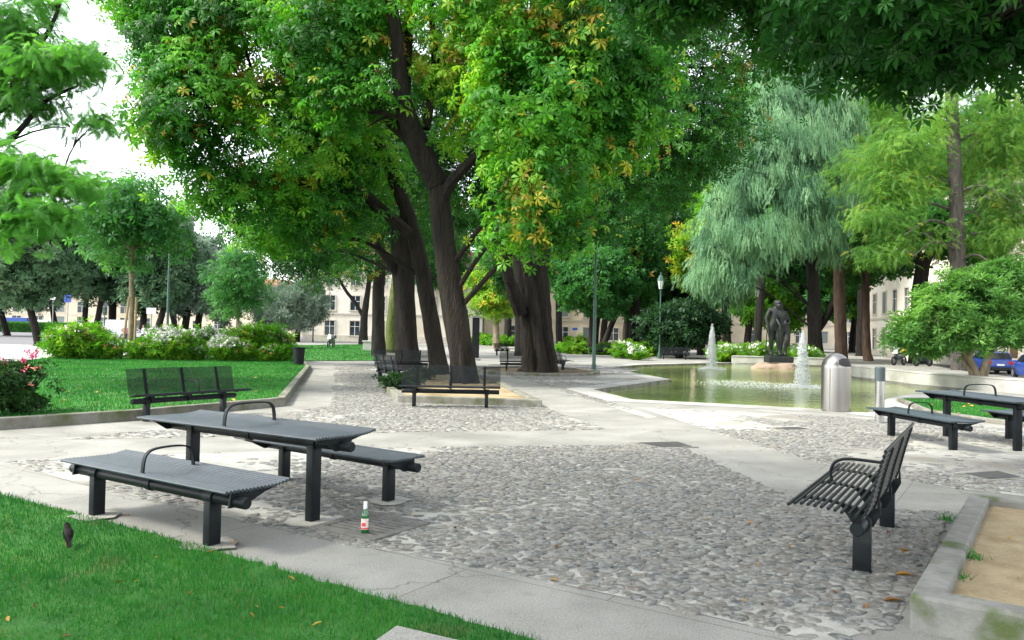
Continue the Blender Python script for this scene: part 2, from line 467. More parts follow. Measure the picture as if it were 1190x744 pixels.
class MB:
    """collects shapes into one mesh"""

    def __init__(s):
        s.v = []
        s.f = []

    def add(s, v, f):
        n = len(s.v)
        s.v += [tuple(map(float, p)) for p in v]
        s.f += [tuple(i + n for i in q) for q in f]
        return s

    def box(s, c, d, rz=0.0, mat=None):
        x, y, z = d[0] / 2, d[1] / 2, d[2] / 2
        V = [Vector(p) for p in ((-x, -y, -z), (x, -y, -z), (x, y, -z), (-x, y, -z), (-x, -y, z), (x, -y, z), (x, y, z), (-x, y, z))]
        R = mat if mat is not None else Matrix.Rotation(rz, 3, 'Z')
        V = [R @ p + Vector(c) for p in V]
        return s.add(V, [(0, 3, 2, 1), (4, 5, 6, 7), (0, 1, 5, 4), (1, 2, 6, 5), (2, 3, 7, 6), (3, 0, 4, 7)])

    def bevbox(s, c, d, b=0.006, rz=0.0):
        bm = bmesh.new()
        bmesh.ops.create_cube(bm, size=1)
        for v in bm.verts:
            v.co = Vector((v.co.x * d[0], v.co.y * d[1], v.co.z * d[2]))
        bmesh.ops.bevel(bm, geom=bm.edges[:], offset=b, segments=2, affect='EDGES', profile=0.5)
        R = Matrix.Rotation(rz, 3, 'Z')
        bm.verts.index_update()
        s.add([R @ v.co + Vector(c) for v in bm.verts], [[v.index for v in f.verts] for f in bm.faces])
        bm.free()
        return s

    def tube(s, path, rad, n=8, cap=True):
        P = [Vector(p) for p in path]
        if not hasattr(rad, '__len__'):
            rad = [rad] * len(P)
        V, Fc = [], []
        prev = None
        for i, p in enumerate(P):
            t = (P[min(i + 1, len(P) - 1)] - P[max(i - 1, 0)]).normalized()
            if prev is None:
                a = Vector((0, 0, 1)) if abs(t.z) < 0.9 else Vector((1, 0, 0))
                u = t.cross(a).normalized()
            else:
                u = (prev - t * prev.dot(t)).normalized()
            prev = u
            w = t.cross(u)
            for k in range(n):
                an = 2 * PI * k / n
                V.append(p + (u * math.cos(an) + w * math.sin(an)) * rad[i])
        for i in range(len(P) - 1):
            for k in range(n):
                a, b = i * n + k, i * n + (k + 1) % n
                Fc.append((a, b, b + n, a + n))
        if cap:
            Fc.append(tuple(range(n - 1, -1, -1)))
            Fc.append(tuple((len(P) - 1) * n + k for k in range(n)))
        return s.add(V, Fc)

    def lathe(s, prof, c=(0, 0, 0), n=24):
        V, Fc = [], []
        for r, z in prof:
            for k in range(n):
                a = 2 * PI * k / n
                V.append((c[0] + r * math.cos(a), c[1] + r * math.sin(a), c[2] + z))
        for i in range(len(prof) - 1):
            for k in range(n):
                a, b = i * n + k, i * n + (k + 1) % n
                Fc.append((a, b, b + n, a + n))
        Fc.append(tuple(range(n - 1, -1, -1)))
        Fc.append(tuple((len(prof) - 1) * n + k for k in range(n)))
        return s.add(V, Fc)

    def prism(s, poly, z0, z1):
        n = len(poly)
        area = sum(poly[i][0] * poly[(i + 1) % n][1] - poly[(i + 1) % n][0] * poly[i][1] for i in range(n))
        if area < 0:
            poly = poly[::-1]
        V = [(p[0], p[1], z0) for p in poly] + [(p[0], p[1], z1) for p in poly]
        tri = tessellate_polygon([[Vector((p[0], p[1], 0)) for p in poly]])
        Fc = [tuple(i + n for i in t) for t in tri] + [tuple(t[::-1]) for t in tri]
        Fc += [(i, (i + 1) % n, (i + 1) % n + n, i + n) for i in range(n)]
        return s.add(V, Fc)

    def extrude_x(s, prof, x0, x1):
        """profile in (y,z), extruded along x"""
        n = len(prof)
        V = [(x0, p[0], p[1]) for p in prof] + [(x1, p[0], p[1]) for p in prof]
        tri = tessellate_polygon([[Vector((p[0], p[1], 0)) for p in prof]])
        Fc = [tuple(t) for t in tri] + [tuple(i + n for i in t[::-1]) for t in tri]
        Fc += [(i, i + n, (i + 1) % n + n, (i + 1) % n) for i in range(n)]
        return s.add(V, Fc)

    def build(s, name, mat, parent=None, smooth=False, bevel=0.0):
        me = bpy.data.meshes.new(name)
        me.from_pydata(s.v, [], s.f)
        bm = bmesh.new()
        bm.from_mesh(me)
        bmesh.ops.recalc_face_normals(bm, faces=bm.faces[:])
        bm.to_mesh(me)
        bm.free()
        me.materials.append(mat)
        if smooth:
            me.shade_smooth()
            me.set_sharp_from_angle(angle=math.radians(40))
        o = bpy.data.objects.new(name, me)
        COL.objects.link(o)
        if parent:
            o.parent = parent
        if bevel:
            b = o.modifiers.new('bevel', 'BEVEL')
            b.width = bevel
            b.segments = 2
            b.limit_method = 'ANGLE'
        return o


def np_obj(name, V, faces, mat, parent=None, tone=None, smooth=False):
    """faces: list of int arrays (k,3) or (k,4)"""
    me = bpy.data.meshes.new(name)
    V = np.asarray(V, dtype=np.float32)
    me.vertices.add(len(V))
    me.vertices.foreach_set('co', V.ravel())
    loops = np.concatenate([f.ravel() for f in faces]).astype(np.int32)
    sizes = np.concatenate([np.full(len(f), f.shape[1], dtype=np.int32) for f in faces])
    starts = np.concatenate([[0], np.cumsum(sizes)[:-1]]).astype(np.int32)
    me.loops.add(len(loops))
    me.loops.foreach_set('vertex_index', loops)
    me.polygons.add(len(sizes))
    me.polygons.foreach_set('loop_start', starts)
    me.polygons.foreach_set('loop_total', sizes)
    if smooth:
        me.polygons.foreach_set('use_smooth', np.ones(len(sizes), dtype=bool))
    if tone is not None:
        at_ = me.attributes.new('tone', 'FLOAT', 'POINT')
        at_.data.foreach_set('value', np.asarray(tone, dtype=np.float32))
    me.update(calc_edges=True)
    me.validate()
    me.materials.append(mat)
    o = bpy.data.objects.new(name, me)
    COL.objects.link(o)
    if parent:
        o.parent = parent
    return o


def instance(tv, tf, pos, R, s):
    """many copies of a small template as arrays"""
    m, n = len(pos), len(tv)
    V = np.einsum('mij,nj->mni', R, tv) * np.asarray(s).reshape(m, 1, 1) + pos[:, None, :]
    off = (np.arange(m) * n)[:, None, None]
    F = [(f[None] + off).reshape(-1, f.shape[1]) for f in tf]
    return V.reshape(-1, 3), F


def frames(n, d):
    """rotation matrices with z axis n and x axis near d"""
    n = n / (np.linalg.norm(n, axis=1, keepdims=True) + 1e-9)
    d = d - n * (d * n).sum(1, keepdims=True)
    d = d / (np.linalg.norm(d, axis=1, keepdims=True) + 1e-9)
    return np.stack([d, np.cross(n, d), n], axis=2)


_tab = np.random.default_rng(3).random((32, 32, 32))


def vnoise(p):
    i = np.floor(p).astype(int)
    f = p - i
    f = f * f * (3 - 2 * f)
    r = 0
    for a in (0, 1):
        for b in (0, 1):
            for c in (0, 1):
                w = (f[:, 0] if a else 1 - f[:, 0]) * (f[:, 1] if b else 1 - f[:, 1]) * (f[:, 2] if c else 1 - f[:, 2])
                r = r + w * _tab[(i[:, 0] + a) % 32, (i[:, 1] + b) % 32, (i[:, 2] + c) % 32]
    return r


def inside(poly, x, y):
    poly = np.asarray(poly)
    res = np.zeros(len(x), bool)
    j = len(poly) - 1
    for i in range(len(poly)):
        xi, yi, xj, yj = poly[i][0], poly[i][1], poly[j][0], poly[j][1]
        c = ((yi > y) != (yj > y)) & (x < (xj - xi) * (y - yi) / (yj - yi + 1e-12) + xi)
        res ^= c
        j = i
    return res


def px_poly(pts, z=0.0):
    return [tuple(at(a, b, z)[:2]) for a, b in pts]


def sheet(name, outer, holes, z, mat, kind='structure'):
    loops = [[Vector((p[0], p[1], 0)) for p in outer]] + [[Vector((p[0], p[1], 0)) for p in h] for h in holes]
    flat = [p for l in loops for p in l]
    tri = tessellate_polygon(loops)
    F = []
    for t in tri:
        a, b, c = (flat[i] for i in t)
        ar = (b.x - a.x) * (c.y - a.y) - (c.x - a.x) * (b.y - a.y)
        if abs(ar) < 1e-9:
            continue
        F.append(t if ar > 0 else t[::-1])
    o = np_obj(name, [(p.x, p.y, z) for p in flat], [np.array(F)], mat)
    if kind:
        o['kind'] = kind
    return o


def offset_poly(poly, w):
    """inward offset of a closed polygon (any winding)"""
    P = [Vector((p[0], p[1])) for p in poly]
    n = len(P)
    ar = sum(P[i].x * P[(i + 1) % n].y - P[(i + 1) % n].x * P[i].y for i in range(n))
    sg = 1 if ar > 0 else -1
    out = []
    for i in range(n):
        a, b, c = P[i - 1], P[i], P[(i + 1) % n]
        d1, d2 = (b - a).normalized(), (c - b).normalized()
        n1, n2 = Vector((-d1.y, d1.x)) * sg, Vector((-d2.y, d2.x)) * sg
        m = (n1 + n2)
        m = m / max(0.35, (1 + n1.dot(n2)))
        out.append(tuple(b + m * w))
    return out


def kerb_ring(name, poly, w, z0, z1, mat, label, cat):
    inn = offset_poly(poly, w)
    n = len(poly)
    V = [(p[0], p[1], z) for z in (z0, z1) for p in poly] + [(p[0], p[1], z) for z in (z0, z1) for p in inn]
    F = []
    for i in range(n):
        j = (i + 1) % n
        F += [(i, j, j + n, i + n), (i + n, j + n, j + 3 * n, i + 3 * n), (i + 2 * n, i + 3 * n, j + 3 * n, j + 2 * n)]
    mb = MB()
    mb.add(V, F)
    o = mb.build(name, mat, bevel=0.02)
    tag(o, label, cat)
    return o, inn


def kerb_line(name, pts, w, z0, z1, mat, label, cat, group=None):
    """open kerb along a polyline, w to the left of it"""
    P = [Vector(p[:2]) for p in pts]
    n = len(P)
    L = []
    for i in range(n):
        d1 = (P[i] - P[i - 1]).normalized() if i else (P[1] - P[0]).normalized()
        d2 = (P[i + 1] - P[i]).normalized() if i < n - 1 else d1
        n1, n2 = Vector((-d1.y, d1.x)), Vector((-d2.y, d2.x))
        m = (n1 + n2) / max(0.35, 1 + n1.dot(n2))
        L.append(P[i] + m * w)
    V = []
    for p, q in zip(P, L):
        V += [(p.x, p.y, z0), (p.x, p.y, z1), (q.x, q.y, z1), (q.x, q.y, z0)]
    F = []
    for i in range(n - 1):
        for k in range(4):
            a, b = i * 4 + k, i * 4 + (k + 1) % 4
            F.append((a, b, b + 4, a + 4))
    F += [(0, 1, 2, 3), tuple(4 * (n - 1) + k for k in (3, 2, 1, 0))]
    mb = MB()
    mb.add(V, F)
    o = mb.build(name, mat, bevel=0.02)
    tag(o, label, cat, group)
    return o


def even(pts, n):
    """n points evenly spaced along a polyline"""
    d = [0]
    for a, b in zip(pts, pts[1:]):
        d.append(d[-1] + (b - a).length)
    res = []
    j = 0
    for k in range(n):
        s = d[-1] * k / (n - 1)
        while j < len(d) - 2 and d[j + 1] < s:
            j += 1
        t = (s - d[j]) / max(1e-9, d[j + 1] - d[j])
        res.append(pts[j].lerp(pts[j + 1], t))
    return res


# ================================================================== THE SETTING
POND = px_poly([(690, 453), (735, 464.5), (840, 469.5), (960, 476), (1008, 480), (1031, 463.5), (1083, 454), (1138, 453.5),
                (1060, 446), (985, 436.5), (958, 424.6), (850, 421.6), (822, 422.0), (745, 424.0), (705, 427.5), (780, 441)])
LOW = [(21, 12), (24.8, 42), (36, 75), (60, 140), (400, 140), (400, 12)]
ground = sheet('ground', [(-900, -60), (900, -60), (900, 1400), (-900, 1400)], [POND, LOW], 0.0, M['paving'])
sheet('water', offset_poly(POND, -0.05), [], -0.12, M['water'])
# pond basin sides under the rim
_mb = MB()
_n = len(POND)
_mb.add([(p[0], p[1], 0.0) for p in POND] + [(p[0], p[1], -0.5) for p in POND], [(i, (i + 1) % _n, (i + 1) % _n + _n, i + _n) for i in range(_n)])
tag(_mb.build('pond_rim', M['kerb']), kind='structure')
_rim_pts = px_poly([(1008, 480), (960, 476), (840, 469.5), (735, 464.5), (690, 453), (780, 441), (705, 427.5), (745, 424.5), (822, 424.5)])
_P = [Vector(p) for p in _rim_pts]
_off = offset_poly(POND, -0.75)


def pond_off(w):
    o = offset_poly(POND, w)
    return o


_q = pond_off(-0.8)
# flush coping band on the open sides: one sheet made of quads
_cop = [11, 12, 13, 14, 15, 0, 1, 2, 3, 4, 5, 6]
_mb = MB()
for a, b in zip(_cop[1:], _cop[2:]):
    _mb.add([(POND[a][0], POND[a][1], 0.006), (POND[b][0], POND[b][1], 0.006), (_q[b][0], _q[b][1], 0.006), (_q[a][0], _q[a][1], 0.006)], [(0, 1, 2, 3)])
tag(_mb.build('pond_coping', M['coping']), kind='structure')
sheet('lower_road', [(15, 5), (500, 5), (500, 300), (15, 300)], [], -0.36, M['asphalt'])
_mb = MB()
_mb.add([(p[0], p[1], 0.0) for p in LOW[:4]] + [(p[0], p[1], -0.4) for p in LOW[:4]], [(i, i + 1, i + 5, i + 4) for i in range(3)])
tag(_mb.build('terrace_edge', M['kerb_clean']), kind='structure')
# road and footway on the left
sheet('road', [(-400, 64), (-36, 62), (-27, 100), (10, 128), (10, 180), (-400, 200)], [], 0.004, M['asphalt'])
sheet('footway', [(-80, 36), (-22, 36), (-19, 46), (-35, 60), (-80, 61)], [], 0.004, M['footway'])

# raised pond wall on the far and right sides
_wall = px_poly([(850, 421.6), (958, 424.6), (985, 436.5), (1060, 446), (1138, 453.5), (1230, 461)])
kerb_line('pond_wall', _wall, 0.22, -0.5, 0.40, M['coping'], 'low pale stone wall along the far and right side of the pond', 'wall')
_o = kerb_line('wall_coping', [tuple(Vector(p)) for p in _wall], 0.32, 0.402, 0.47, M['coping'], None, None)
_o.parent = bpy.data.objects['pond_wall']
_o.location.y = -0.05

# lawns
LAWN_F = px_poly([(0, 576), (66, 592), (130, 609), (300, 656), (460, 701), (615, 744)])
LAWN_F = [tuple(p) for p in even([Vector((q[0], q[1], 0)) for q in LAWN_F], 90)]
LAWN_F = [(p[0] + RNG.normal(0, .012), p[1] + RNG.normal(0, .012)) for p in LAWN_F]
LAWN_F = LAWN_F + [(0.9, 3.55), (1.6, 2.4), (1.6, -4), (-12, -4), (-12, 11.5), (-7.5, 9.2)]
sheet('front_lawn', LAWN_F, [], 0.012, M['turf'])
LAWN_L = px_poly([(-160, 510), (21, 498.5), (156, 489), (331, 472), (360, 430), (356, 424), (320, 421), (150, 416), (65, 418), (5, 427), (-60, 435), (-160, 445)])
_kl = LAWN_L[:6]
kerb_line('lawn_kerb', _kl, 0.17, -0.02, 0.18, M['kerb'], 'mossy stone kerb around the raised lawn on the left', 'kerb')
sheet('raised_lawn', LAWN_L, [], 0.13, M['turf'])
LAWN_B = px_poly([(318, 402), (441, 400.5), (441, 419.5), (318, 420)])
sheet('middle_lawn', LAWN_B, [], 0.03, M['turf'])
LAWN_C = px_poly([(372, 389.2), (424, 390.5), (424, 397), (372, 396.5)])
sheet('far_lawn', LAWN_C, [], 0.02, M['turf'])
LAWN_R = px_poly([(1042, 466.5), (1130, 465), (1250, 472), (1290, 510), (1140, 491), (1075, 481)])
_o, LAWN_RI = kerb_ring('lawn_kerb', LAWN_R, 0.14, -0.02, 0.1, M['kerb'], 'low stone kerb round the grass bed behind the right picnic table', 'kerb')
sheet('grass_bed', LAWN_RI, [], 0.06, M['turf'])

# planters
PL_C = px_poly([(442, 451), (461.5, 468), (630, 474), (580, 448), (548, 438), (470, 437)])
_o, _in = kerb_ring('planter_kerb', PL_C, 0.2, -0.02, 0.17, M['kerb'], 'mossy kerb of the tree bed behind the middle bench', 'kerb')
sheet('planter_soil', _in, [], 0.10, M['sand'])
_e1, _e2 = Vector((0.57, 0.822)), Vector((0.822, -0.57))
_c = Vector((2.24, 4.41))
PL_R = [tuple(_c), tuple(_c + _e2 * 2.6), tuple(_c + _e2 * 2.6 + _e1 * 3.65), tuple(_c + _e1 * 3.65)]
_o, PL_RI = kerb_ring('planter_kerb', PL_R, 0.17, -0.02, 0.2, M['kerb_clean'], 'grey kerb with moss patches round the sandy bed in the right corner', 'kerb')
sheet('sandy_bed', PL_RI, [], 0.13, M['sand'])
_tr = [(at(625, 433)[0] + math.cos(a) * 2.6, at(625, 433)[1] + math.sin(a) * 3.2) for a in np.linspace(0, 2 * PI, 19)[:-1]]
_o, _in = kerb_ring('tree_ring_kerb', _tr, 0.2, -0.02, 0.13, M['kerb'], 'low mossy kerb ring round the thick fluted trunk', 'kerb')
sheet('tree_ring_soil', _in, [], 0.07, M['soil'])

# ------------------------------------------------------------------ cobbles
REG_M = px_poly([(8, 537), (240, 527), (480, 520.5), (740, 517.5), (788, 519), (915, 578), (1010, 591), (1106, 595), (1062, 690), (1038, 727), (958, 748), (800, 711), (568, 661), (400, 632), (310, 612), (90, 562)])
REG_T = px_poly([(389, 424), (440, 424), (447, 447), (462, 468), (628, 473), (703, 499.5), (480, 502), (330, 506), (70, 511), (215, 494.5), (335, 479), (386, 472)])
REG_R = px_poly([(742, 474), (962, 484), (1012, 488), (1075, 484), (1140, 494), (1215, 510), (1215, 580), (1110, 568), (960, 540), (845, 507)])
REG_U = px_poly([(560, 424), (600, 440), (640, 448), (716, 447), (690, 438), (745, 430), (640, 420)])
REG_G = px_poly([(634, 448.3), (641, 447.5), (764, 485), (752, 486.5)])
DRAIN_C = at(432, 612)
EXCL = [(DRAIN_C[0], DRAIN_C[1], 0.34)]
COVERS = [[(733, 514.5), (768, 521), (812, 520), (789, 513)], [(1112, 550), (1150, 559), (1196, 556), (1160, 546.5)], [(895, 497), (912, 500.5), (946, 499.5), (928, 496)]]
EXCLP = [offset_poly(px_poly(c), -0.06) for c in COVERS]
for name, reg in (('cobble_bed', REG_M), ('cobble_bed', REG_T), ('cobble_bed', REG_R), ('cobble_bed', REG_U), ('cobble_bed', REG_G)):
    sheet(name, reg, [], 0.004, M['mortar'])


def cobbles(name, reg, sp, nv, seed, cut=0.45):
    rg = np.random.default_rng(seed)
    reg = np.array(reg)
    x0, y0 = reg.min(0)
    x1, y1 = reg.max(0)
    xs = np.arange(x0, x1, sp)
    ys = np.arange(y0, y1, sp * 0.80)
    X, Y = np.meshgrid(xs, ys)
    X = X + (np.arange(len(ys)) % 2)[:, None] * sp / 2
    a = math.radians(28)
    X, Y = X.ravel(), Y.ravel()
    X = X + rg.normal(0, sp * 0.13, len(X))
    Y = Y + rg.normal(0, sp * 0.11, len(Y))
    ok = inside(reg, X, Y)
    for ex, ey, er in EXCL:
        ok &= (X - ex) ** 2 + (Y - ey) ** 2 > er ** 2
    for ep in EXCLP:
        ok &= ~inside(ep, X, Y)
    X, Y = X[ok], Y[ok]
    m = len(X)
    big = vnoise(np.stack([X * 0.55 + 3, Y * 0.55 + 7, X * 0], 1)) * 0.65 + vnoise(np.stack([X * 1.6, Y * 1.6, X * 0 + 5], 1)) * 0.35
    h = 0.0062 + (big - 0.47) * 0.040 + rg.normal(0, 0.003, m)
    keep = h > 0.0002
    X, Y, h = X[keep], Y[keep], np.clip(h[keep], 0.002, 0.0115)
    m = len(X)
    ang = np.linspace(0, 2 * PI, nv, endpoint=False)
    rad = rg.uniform(0.70, 1.2, (m, nv))
    rot = rg.normal(0, 0.5, m)
    ax = rg.uniform(0.40, 0.80, m) * sp
    ay = rg.uniform(0.38, 0.54, m) * sp
    cx, sx = np.cos(ang)[None] * rad, np.sin(ang)[None] * rad
    tilt = rg.normal(0, 0.05, (m, 2))

    def ring(k, zz):
        u, v = cx * ax[:, None] * k, sx * ay[:, None] * k
        xx = X[:, None] + u * np.cos(rot)[:, None] - v * np.sin(rot)[:, None]
        yy = Y[:, None] + u * np.sin(rot)[:, None] + v * np.cos(rot)[:, None]
        z = zz[:, None] + 0.004 + u * tilt[:, :1] + v * tilt[:, 1:]
        return np.stack([xx, yy, z], 2)
    r0 = ring(1.0, np.full(m, -0.006))
    r1 = ring(0.95, h * 0.78)
    r2 = ring(0.72, h * 0.98)
    c = np.stack([X, Y, h * 1.04 + 0.004], 1)[:, None]
    V = np.concatenate([r0, r1, r2, c], 1)
    n = 3 * nv + 1
    k = np.arange(nv)
    k2 = (k + 1) % nv
    q = np.concatenate([np.stack([k, k2, k2 + nv, k + nv], 1), np.stack([k + nv, k2 + nv, k2 + 2 * nv, k + 2 * nv], 1)])
    t = np.stack([k + 2 * nv, k2 + 2 * nv, np.full(nv, 3 * nv)], 1)
    off = (np.arange(m) * n)[:, None, None]
    tone = np.repeat(rg.random(m), n)
    o = np_obj(name, V.reshape(-1, 3), [(q[None] + off).reshape(-1, 4), (t[None] + off).reshape(-1, 3)], M['cobble'], tone=tone, smooth=True)
    o['kind'] = 'structure'
    return o


cobbles('cobble_paving', REG_M, 0.105, 9, 1)
cobbles('cobble_paving', REG_T, 0.125, 7, 2)
cobbles('cobble_paving', REG_R, 0.12, 8, 3)
cobbles('cobble_paving', REG_U, 0.19, 6, 4)
cobbles('cobble_paving', REG_G, 0.15, 6, 5)


# ------------------------------------------------------------------ grass
def grass(name, poly, n, hgt, wid, z, seed, ylim=(-99, 999), fade=None):
    rg = np.random.default_rng(seed)
    poly = np.array(poly)
    x0, y0 = poly.min(0)
    x1, y1 = poly.max(0)
    x0, y0, y1 = max(x0, -60), max(y0, ylim[0]), min(y1, ylim[1])
    X = rg.uniform(x0, x1, n * 3)
    Y = rg.uniform(y0, y1, n * 3)
    ok = inside(poly, X, Y) & (np.abs(X) < 0.72 * Y + 0.4)
    ok &= vnoise(np.stack([X * 3.1 + 2, Y * 3.1 + 5, X * 0 + 8], 1)) * .7 + vnoise(np.stack([X * 11, Y * 11, X * 0 + 2], 1)) * .3 < rg.uniform(.62, .95, len(X))
    X, Y = X[ok][:n], Y[ok][:n]
    m = len(X)
    cl = vnoise(np.stack([X * 2.2, Y * 2.2, X * 0], 1))
    cl2 = vnoise(np.stack([X * 9, Y * 9, X * 0 + 4], 1))
    h = hgt * (0.45 + 0.6 * cl + 0.35 * cl2) * rg.uniform(0.6, 1.2, m)
    a = rg.uniform(0, 2 * PI, m)
    lean = rg.uniform(0.1, 0.75, m) * h
    w = wid * rg.uniform(0.6, 1.2, m)
    b = rg.uniform(0, 2 * PI, m)
    dx, dy = np.cos(a) * lean, np.sin(a) * lean
    wx, wy = np.cos(b) * w / 2, np.sin(b) * w / 2
    zz = np.full(m, z)
    V = np.stack([np.stack([X - wx, Y - wy, zz], 1), np.stack([X + wx, Y + wy, zz], 1),
                  np.stack([X + wx * 0.8 + dx * 0.4, Y + wy * 0.8 + dy * 0.4, zz + h * 0.6], 1), np.stack([X - wx * 0.8 + dx * 0.4, Y - wy * 0.8 + dy * 0.4, zz + h * 0.6], 1),
                  np.stack([X + dx, Y + dy, zz + h], 1)], 1)
    off = (np.arange(m) * 5)[:, None, None]
    q = np.array([[0, 1, 2, 3]])
    t = np.array([[3, 2, 4]])
    dry = rg.random(m) > 0.985 - 0.16 * np.clip(vnoise(np.stack([X * 1.3 + 4, Y * 1.3 + 2, X * 0 + 6], 1)) - .55, 0, 1)
    tone = np.clip(0.7 * vnoise(np.stack([X * 1.1 + 9, Y * 1.1, X * 0], 1)) + 0.35 * vnoise(np.stack([X * 5, Y * 5, X * 0 + 3], 1)) + 0.35 * rg.random(m) - .2, 0, 0.93)
    tone[dry] = 1.0
    return tag(np_obj(name, V.reshape(-1, 3), [(q[None] + off).reshape(-1, 4), (t[None] + off).reshape(-1, 3)], M['grass'], tone=np.repeat(tone, 5)), kind='stuff')


tag(grass('grass', LAWN_F, 150000, 0.045, 0.0045, 0.01, 1, (3.2, 12)), 'short green grass of the lawn in the left foreground', 'grass')
tag(grass('grass', LAWN_L, 90000, 0.06, 0.013, 0.13, 2), 'green grass of the raised lawn behind the left bench', 'grass')
tag(grass('grass', LAWN_B, 14000, 0.08, 0.03, 0.03, 3), 'green grass of the strip beyond the small dark bin', 'grass')
tag(grass('grass', LAWN_RI, 9000, 0.07, 0.012, 0.06, 4), 'grass of the bed behind the right picnic table', 'grass')


# ================================================================== FURNITURE
def spline(pts, n):
    """smooth curve through points"""
    P = [Vector(p) for p in pts]
    P = [2 * P[0] - P[1]] + P + [2 * P[-1] - P[-2]]
    out = []
    for i in range(1, len(P) - 2):
        for k in range(n):
            t = k / n
            a, b, c, d = P[i - 1:i + 3]
            out.append(0.5 * ((2 * b) + (c - a) * t + (2 * a - 5 * b + 4 * c - d) * t * t + (3 * b - a - 3 * c + d) * t ** 3))
    out.append(P[-2])
    return out


def strip_rib(mb, prof, x, w, th):
    """flat bar following a (y,z) profile"""
    n = len(prof)
    up, dn = [], []
    for i, p in enumerate(prof):
        t = (prof[min(i + 1, n - 1)] - prof[max(i - 1, 0)]).normalized()
        nn = Vector((0, -t.z, t.y))
        up.append(p + nn * th / 2)
        dn.append(p - nn * th / 2)
    V = [(x - w / 2, p.y, p.z) for p in up + dn[::-1]] + [(x + w / 2, p.y, p.z) for p in up + dn[::-1]]
    m = 2 * n
    F = [(i, (i + 1) % m, (i + 1) % m + m, i + m) for i in range(m)]
    F += [(i, i + 1, m - 2 - i, m - 1 - i) for i in range(n - 1)]
    F += [(i + m, m - 1 - i + m, m - 2 - i + m, i + 1 + m) for i in range(n - 1)]
    mb.add(V, F)


def hoop(w0, w1, z0, h, r=0.055, axis='y', x=0.0, th=0.012, wd=0.035):
    """round-cornered hoop of flat bar standing across the seat"""
    pts = [Vector((x, w0, z0)), Vector((x, w0 + 0.01, z0 + h - 0.09)), Vector((x, w0 + 0.035, z0 + h - 0.03)), Vector((x, w0 + 0.10, z0 + h)),
           Vector((x, (w0 + w1) / 2, z0 + h + 0.008)), Vector((x, w1 - 0.10, z0 + h)), Vector((x, w1 - 0.035, z0 + h - 0.03)), Vector((x, w1 - 0.01, z0 + h - 0.09)), Vector((x, w1, z0))]
    return spline(pts, 4)


def picnic_piece(name, label, cat, loc, rz, L, width, height, ntube, leg_x, group, hoopx=0.0, off=0.0):
    """backless top of closely set tubes on a central pipe and two posts"""
    t = thing(name, label, cat, loc, rz, group)
    hw = width / 2
    sgn = 1 if off >= 0 else -1
    prof = spline([(0, sgn * y_ + off, z_) for y_, z_ in ((-hw, height - 0.006), (-hw + 0.09, height - 0.004), (-hw * 0.4, height - 0.008), (hw * 0.4, height - 0.010), (hw - 0.09, height - 0.004), (hw, height + 0.012))], 6)
    P = even(prof, ntube)
    mb = MB()
    for p in P:
        mb.tube([(-L / 2, p.y, p.z), (L / 2, p.y, p.z)], width / ntube * 0.43, 8)
    strip_rib(mb, [q - Vector((0, 0, 0.004)) for q in prof[1:-1]], hoopx, 0.05, 0.022)
    top = mb.build('tabletop' if cat == 'table' else 'seat', M['tabletop'], t, smooth=True)
    z0 = height - 0.03
    for sx in (-1, 1):
        mb = MB()
        x = sx * (leg_x + 0.03)
        # wing bracket that carries the tubes, thinning to both edges
        pr = [(sgn * y_, z_) for y_, z_ in ((-hw * .72 + abs(off), height - 0.026), (-.02, height - 0.03), (hw * .45 + abs(off), height - 0.030), (hw * .80 + abs(off), height - 0.022), (hw * .35 + abs(off), height - 0.055), (0.07, z0 - 0.10), (-0.07, z0 - 0.10))]
        mb.extrude_x(pr, sx * (L / 2 - 0.06) - 0.008, sx * (L / 2 - 0.06) + 0.008)
        mb.build('bracket', M['bench'], t)
        mb = MB()
        zt = height - 0.075
        mb.bevbox((sx * leg_x, 0, (zt - 0.02) / 2 - 0.01), (0.075, 0.105, zt + 0.0), 0.007)
        # collar round the pipe
        mb.tube([(sx * leg_x - 0.045, 0, z0 - 0.062), (sx * leg_x + 0.045, 0, z0 - 0.062)], 0.058, 16)
        mb.build('leg', M['bench'], t, smooth=True)
    mb = MB()
    pr = [(0, 0, 0)]
    mb.tube([(-L / 2 - 0.06, 0, z0 - 0.062), (-L / 2 - 0.05, 0, z0 - 0.062), (L / 2 + 0.05, 0, z0 - 0.062), (L / 2 + 0.06, 0, z0 - 0.062)], [0.036, 0.043, 0.043, 0.036], 16)
    mb.build('beam', M['bench'], t, smooth=True)
    mb = MB()
    strip_rib(mb, hoop(-hw + 0.05 + off, hw - 0.06 + off, height - 0.02, 0.20), hoopx, 0.034, 0.013)
    mb.build('hoop_handle', M['bench'], t, smooth=True)
    # gathering clamp below
    mb = MB()
    mb.tube([(hoopx - 0.03, 0, z0 - 0.062), (hoopx + 0.03, 0, z0 - 0.062)], 0.052, 14)
    mb.bevbox((hoopx, 0, z0 - 0.02), (0.05, 0.07, 0.05), 0.004)
    mb.build('clamp', M['bench'], t, smooth=True)
    return t


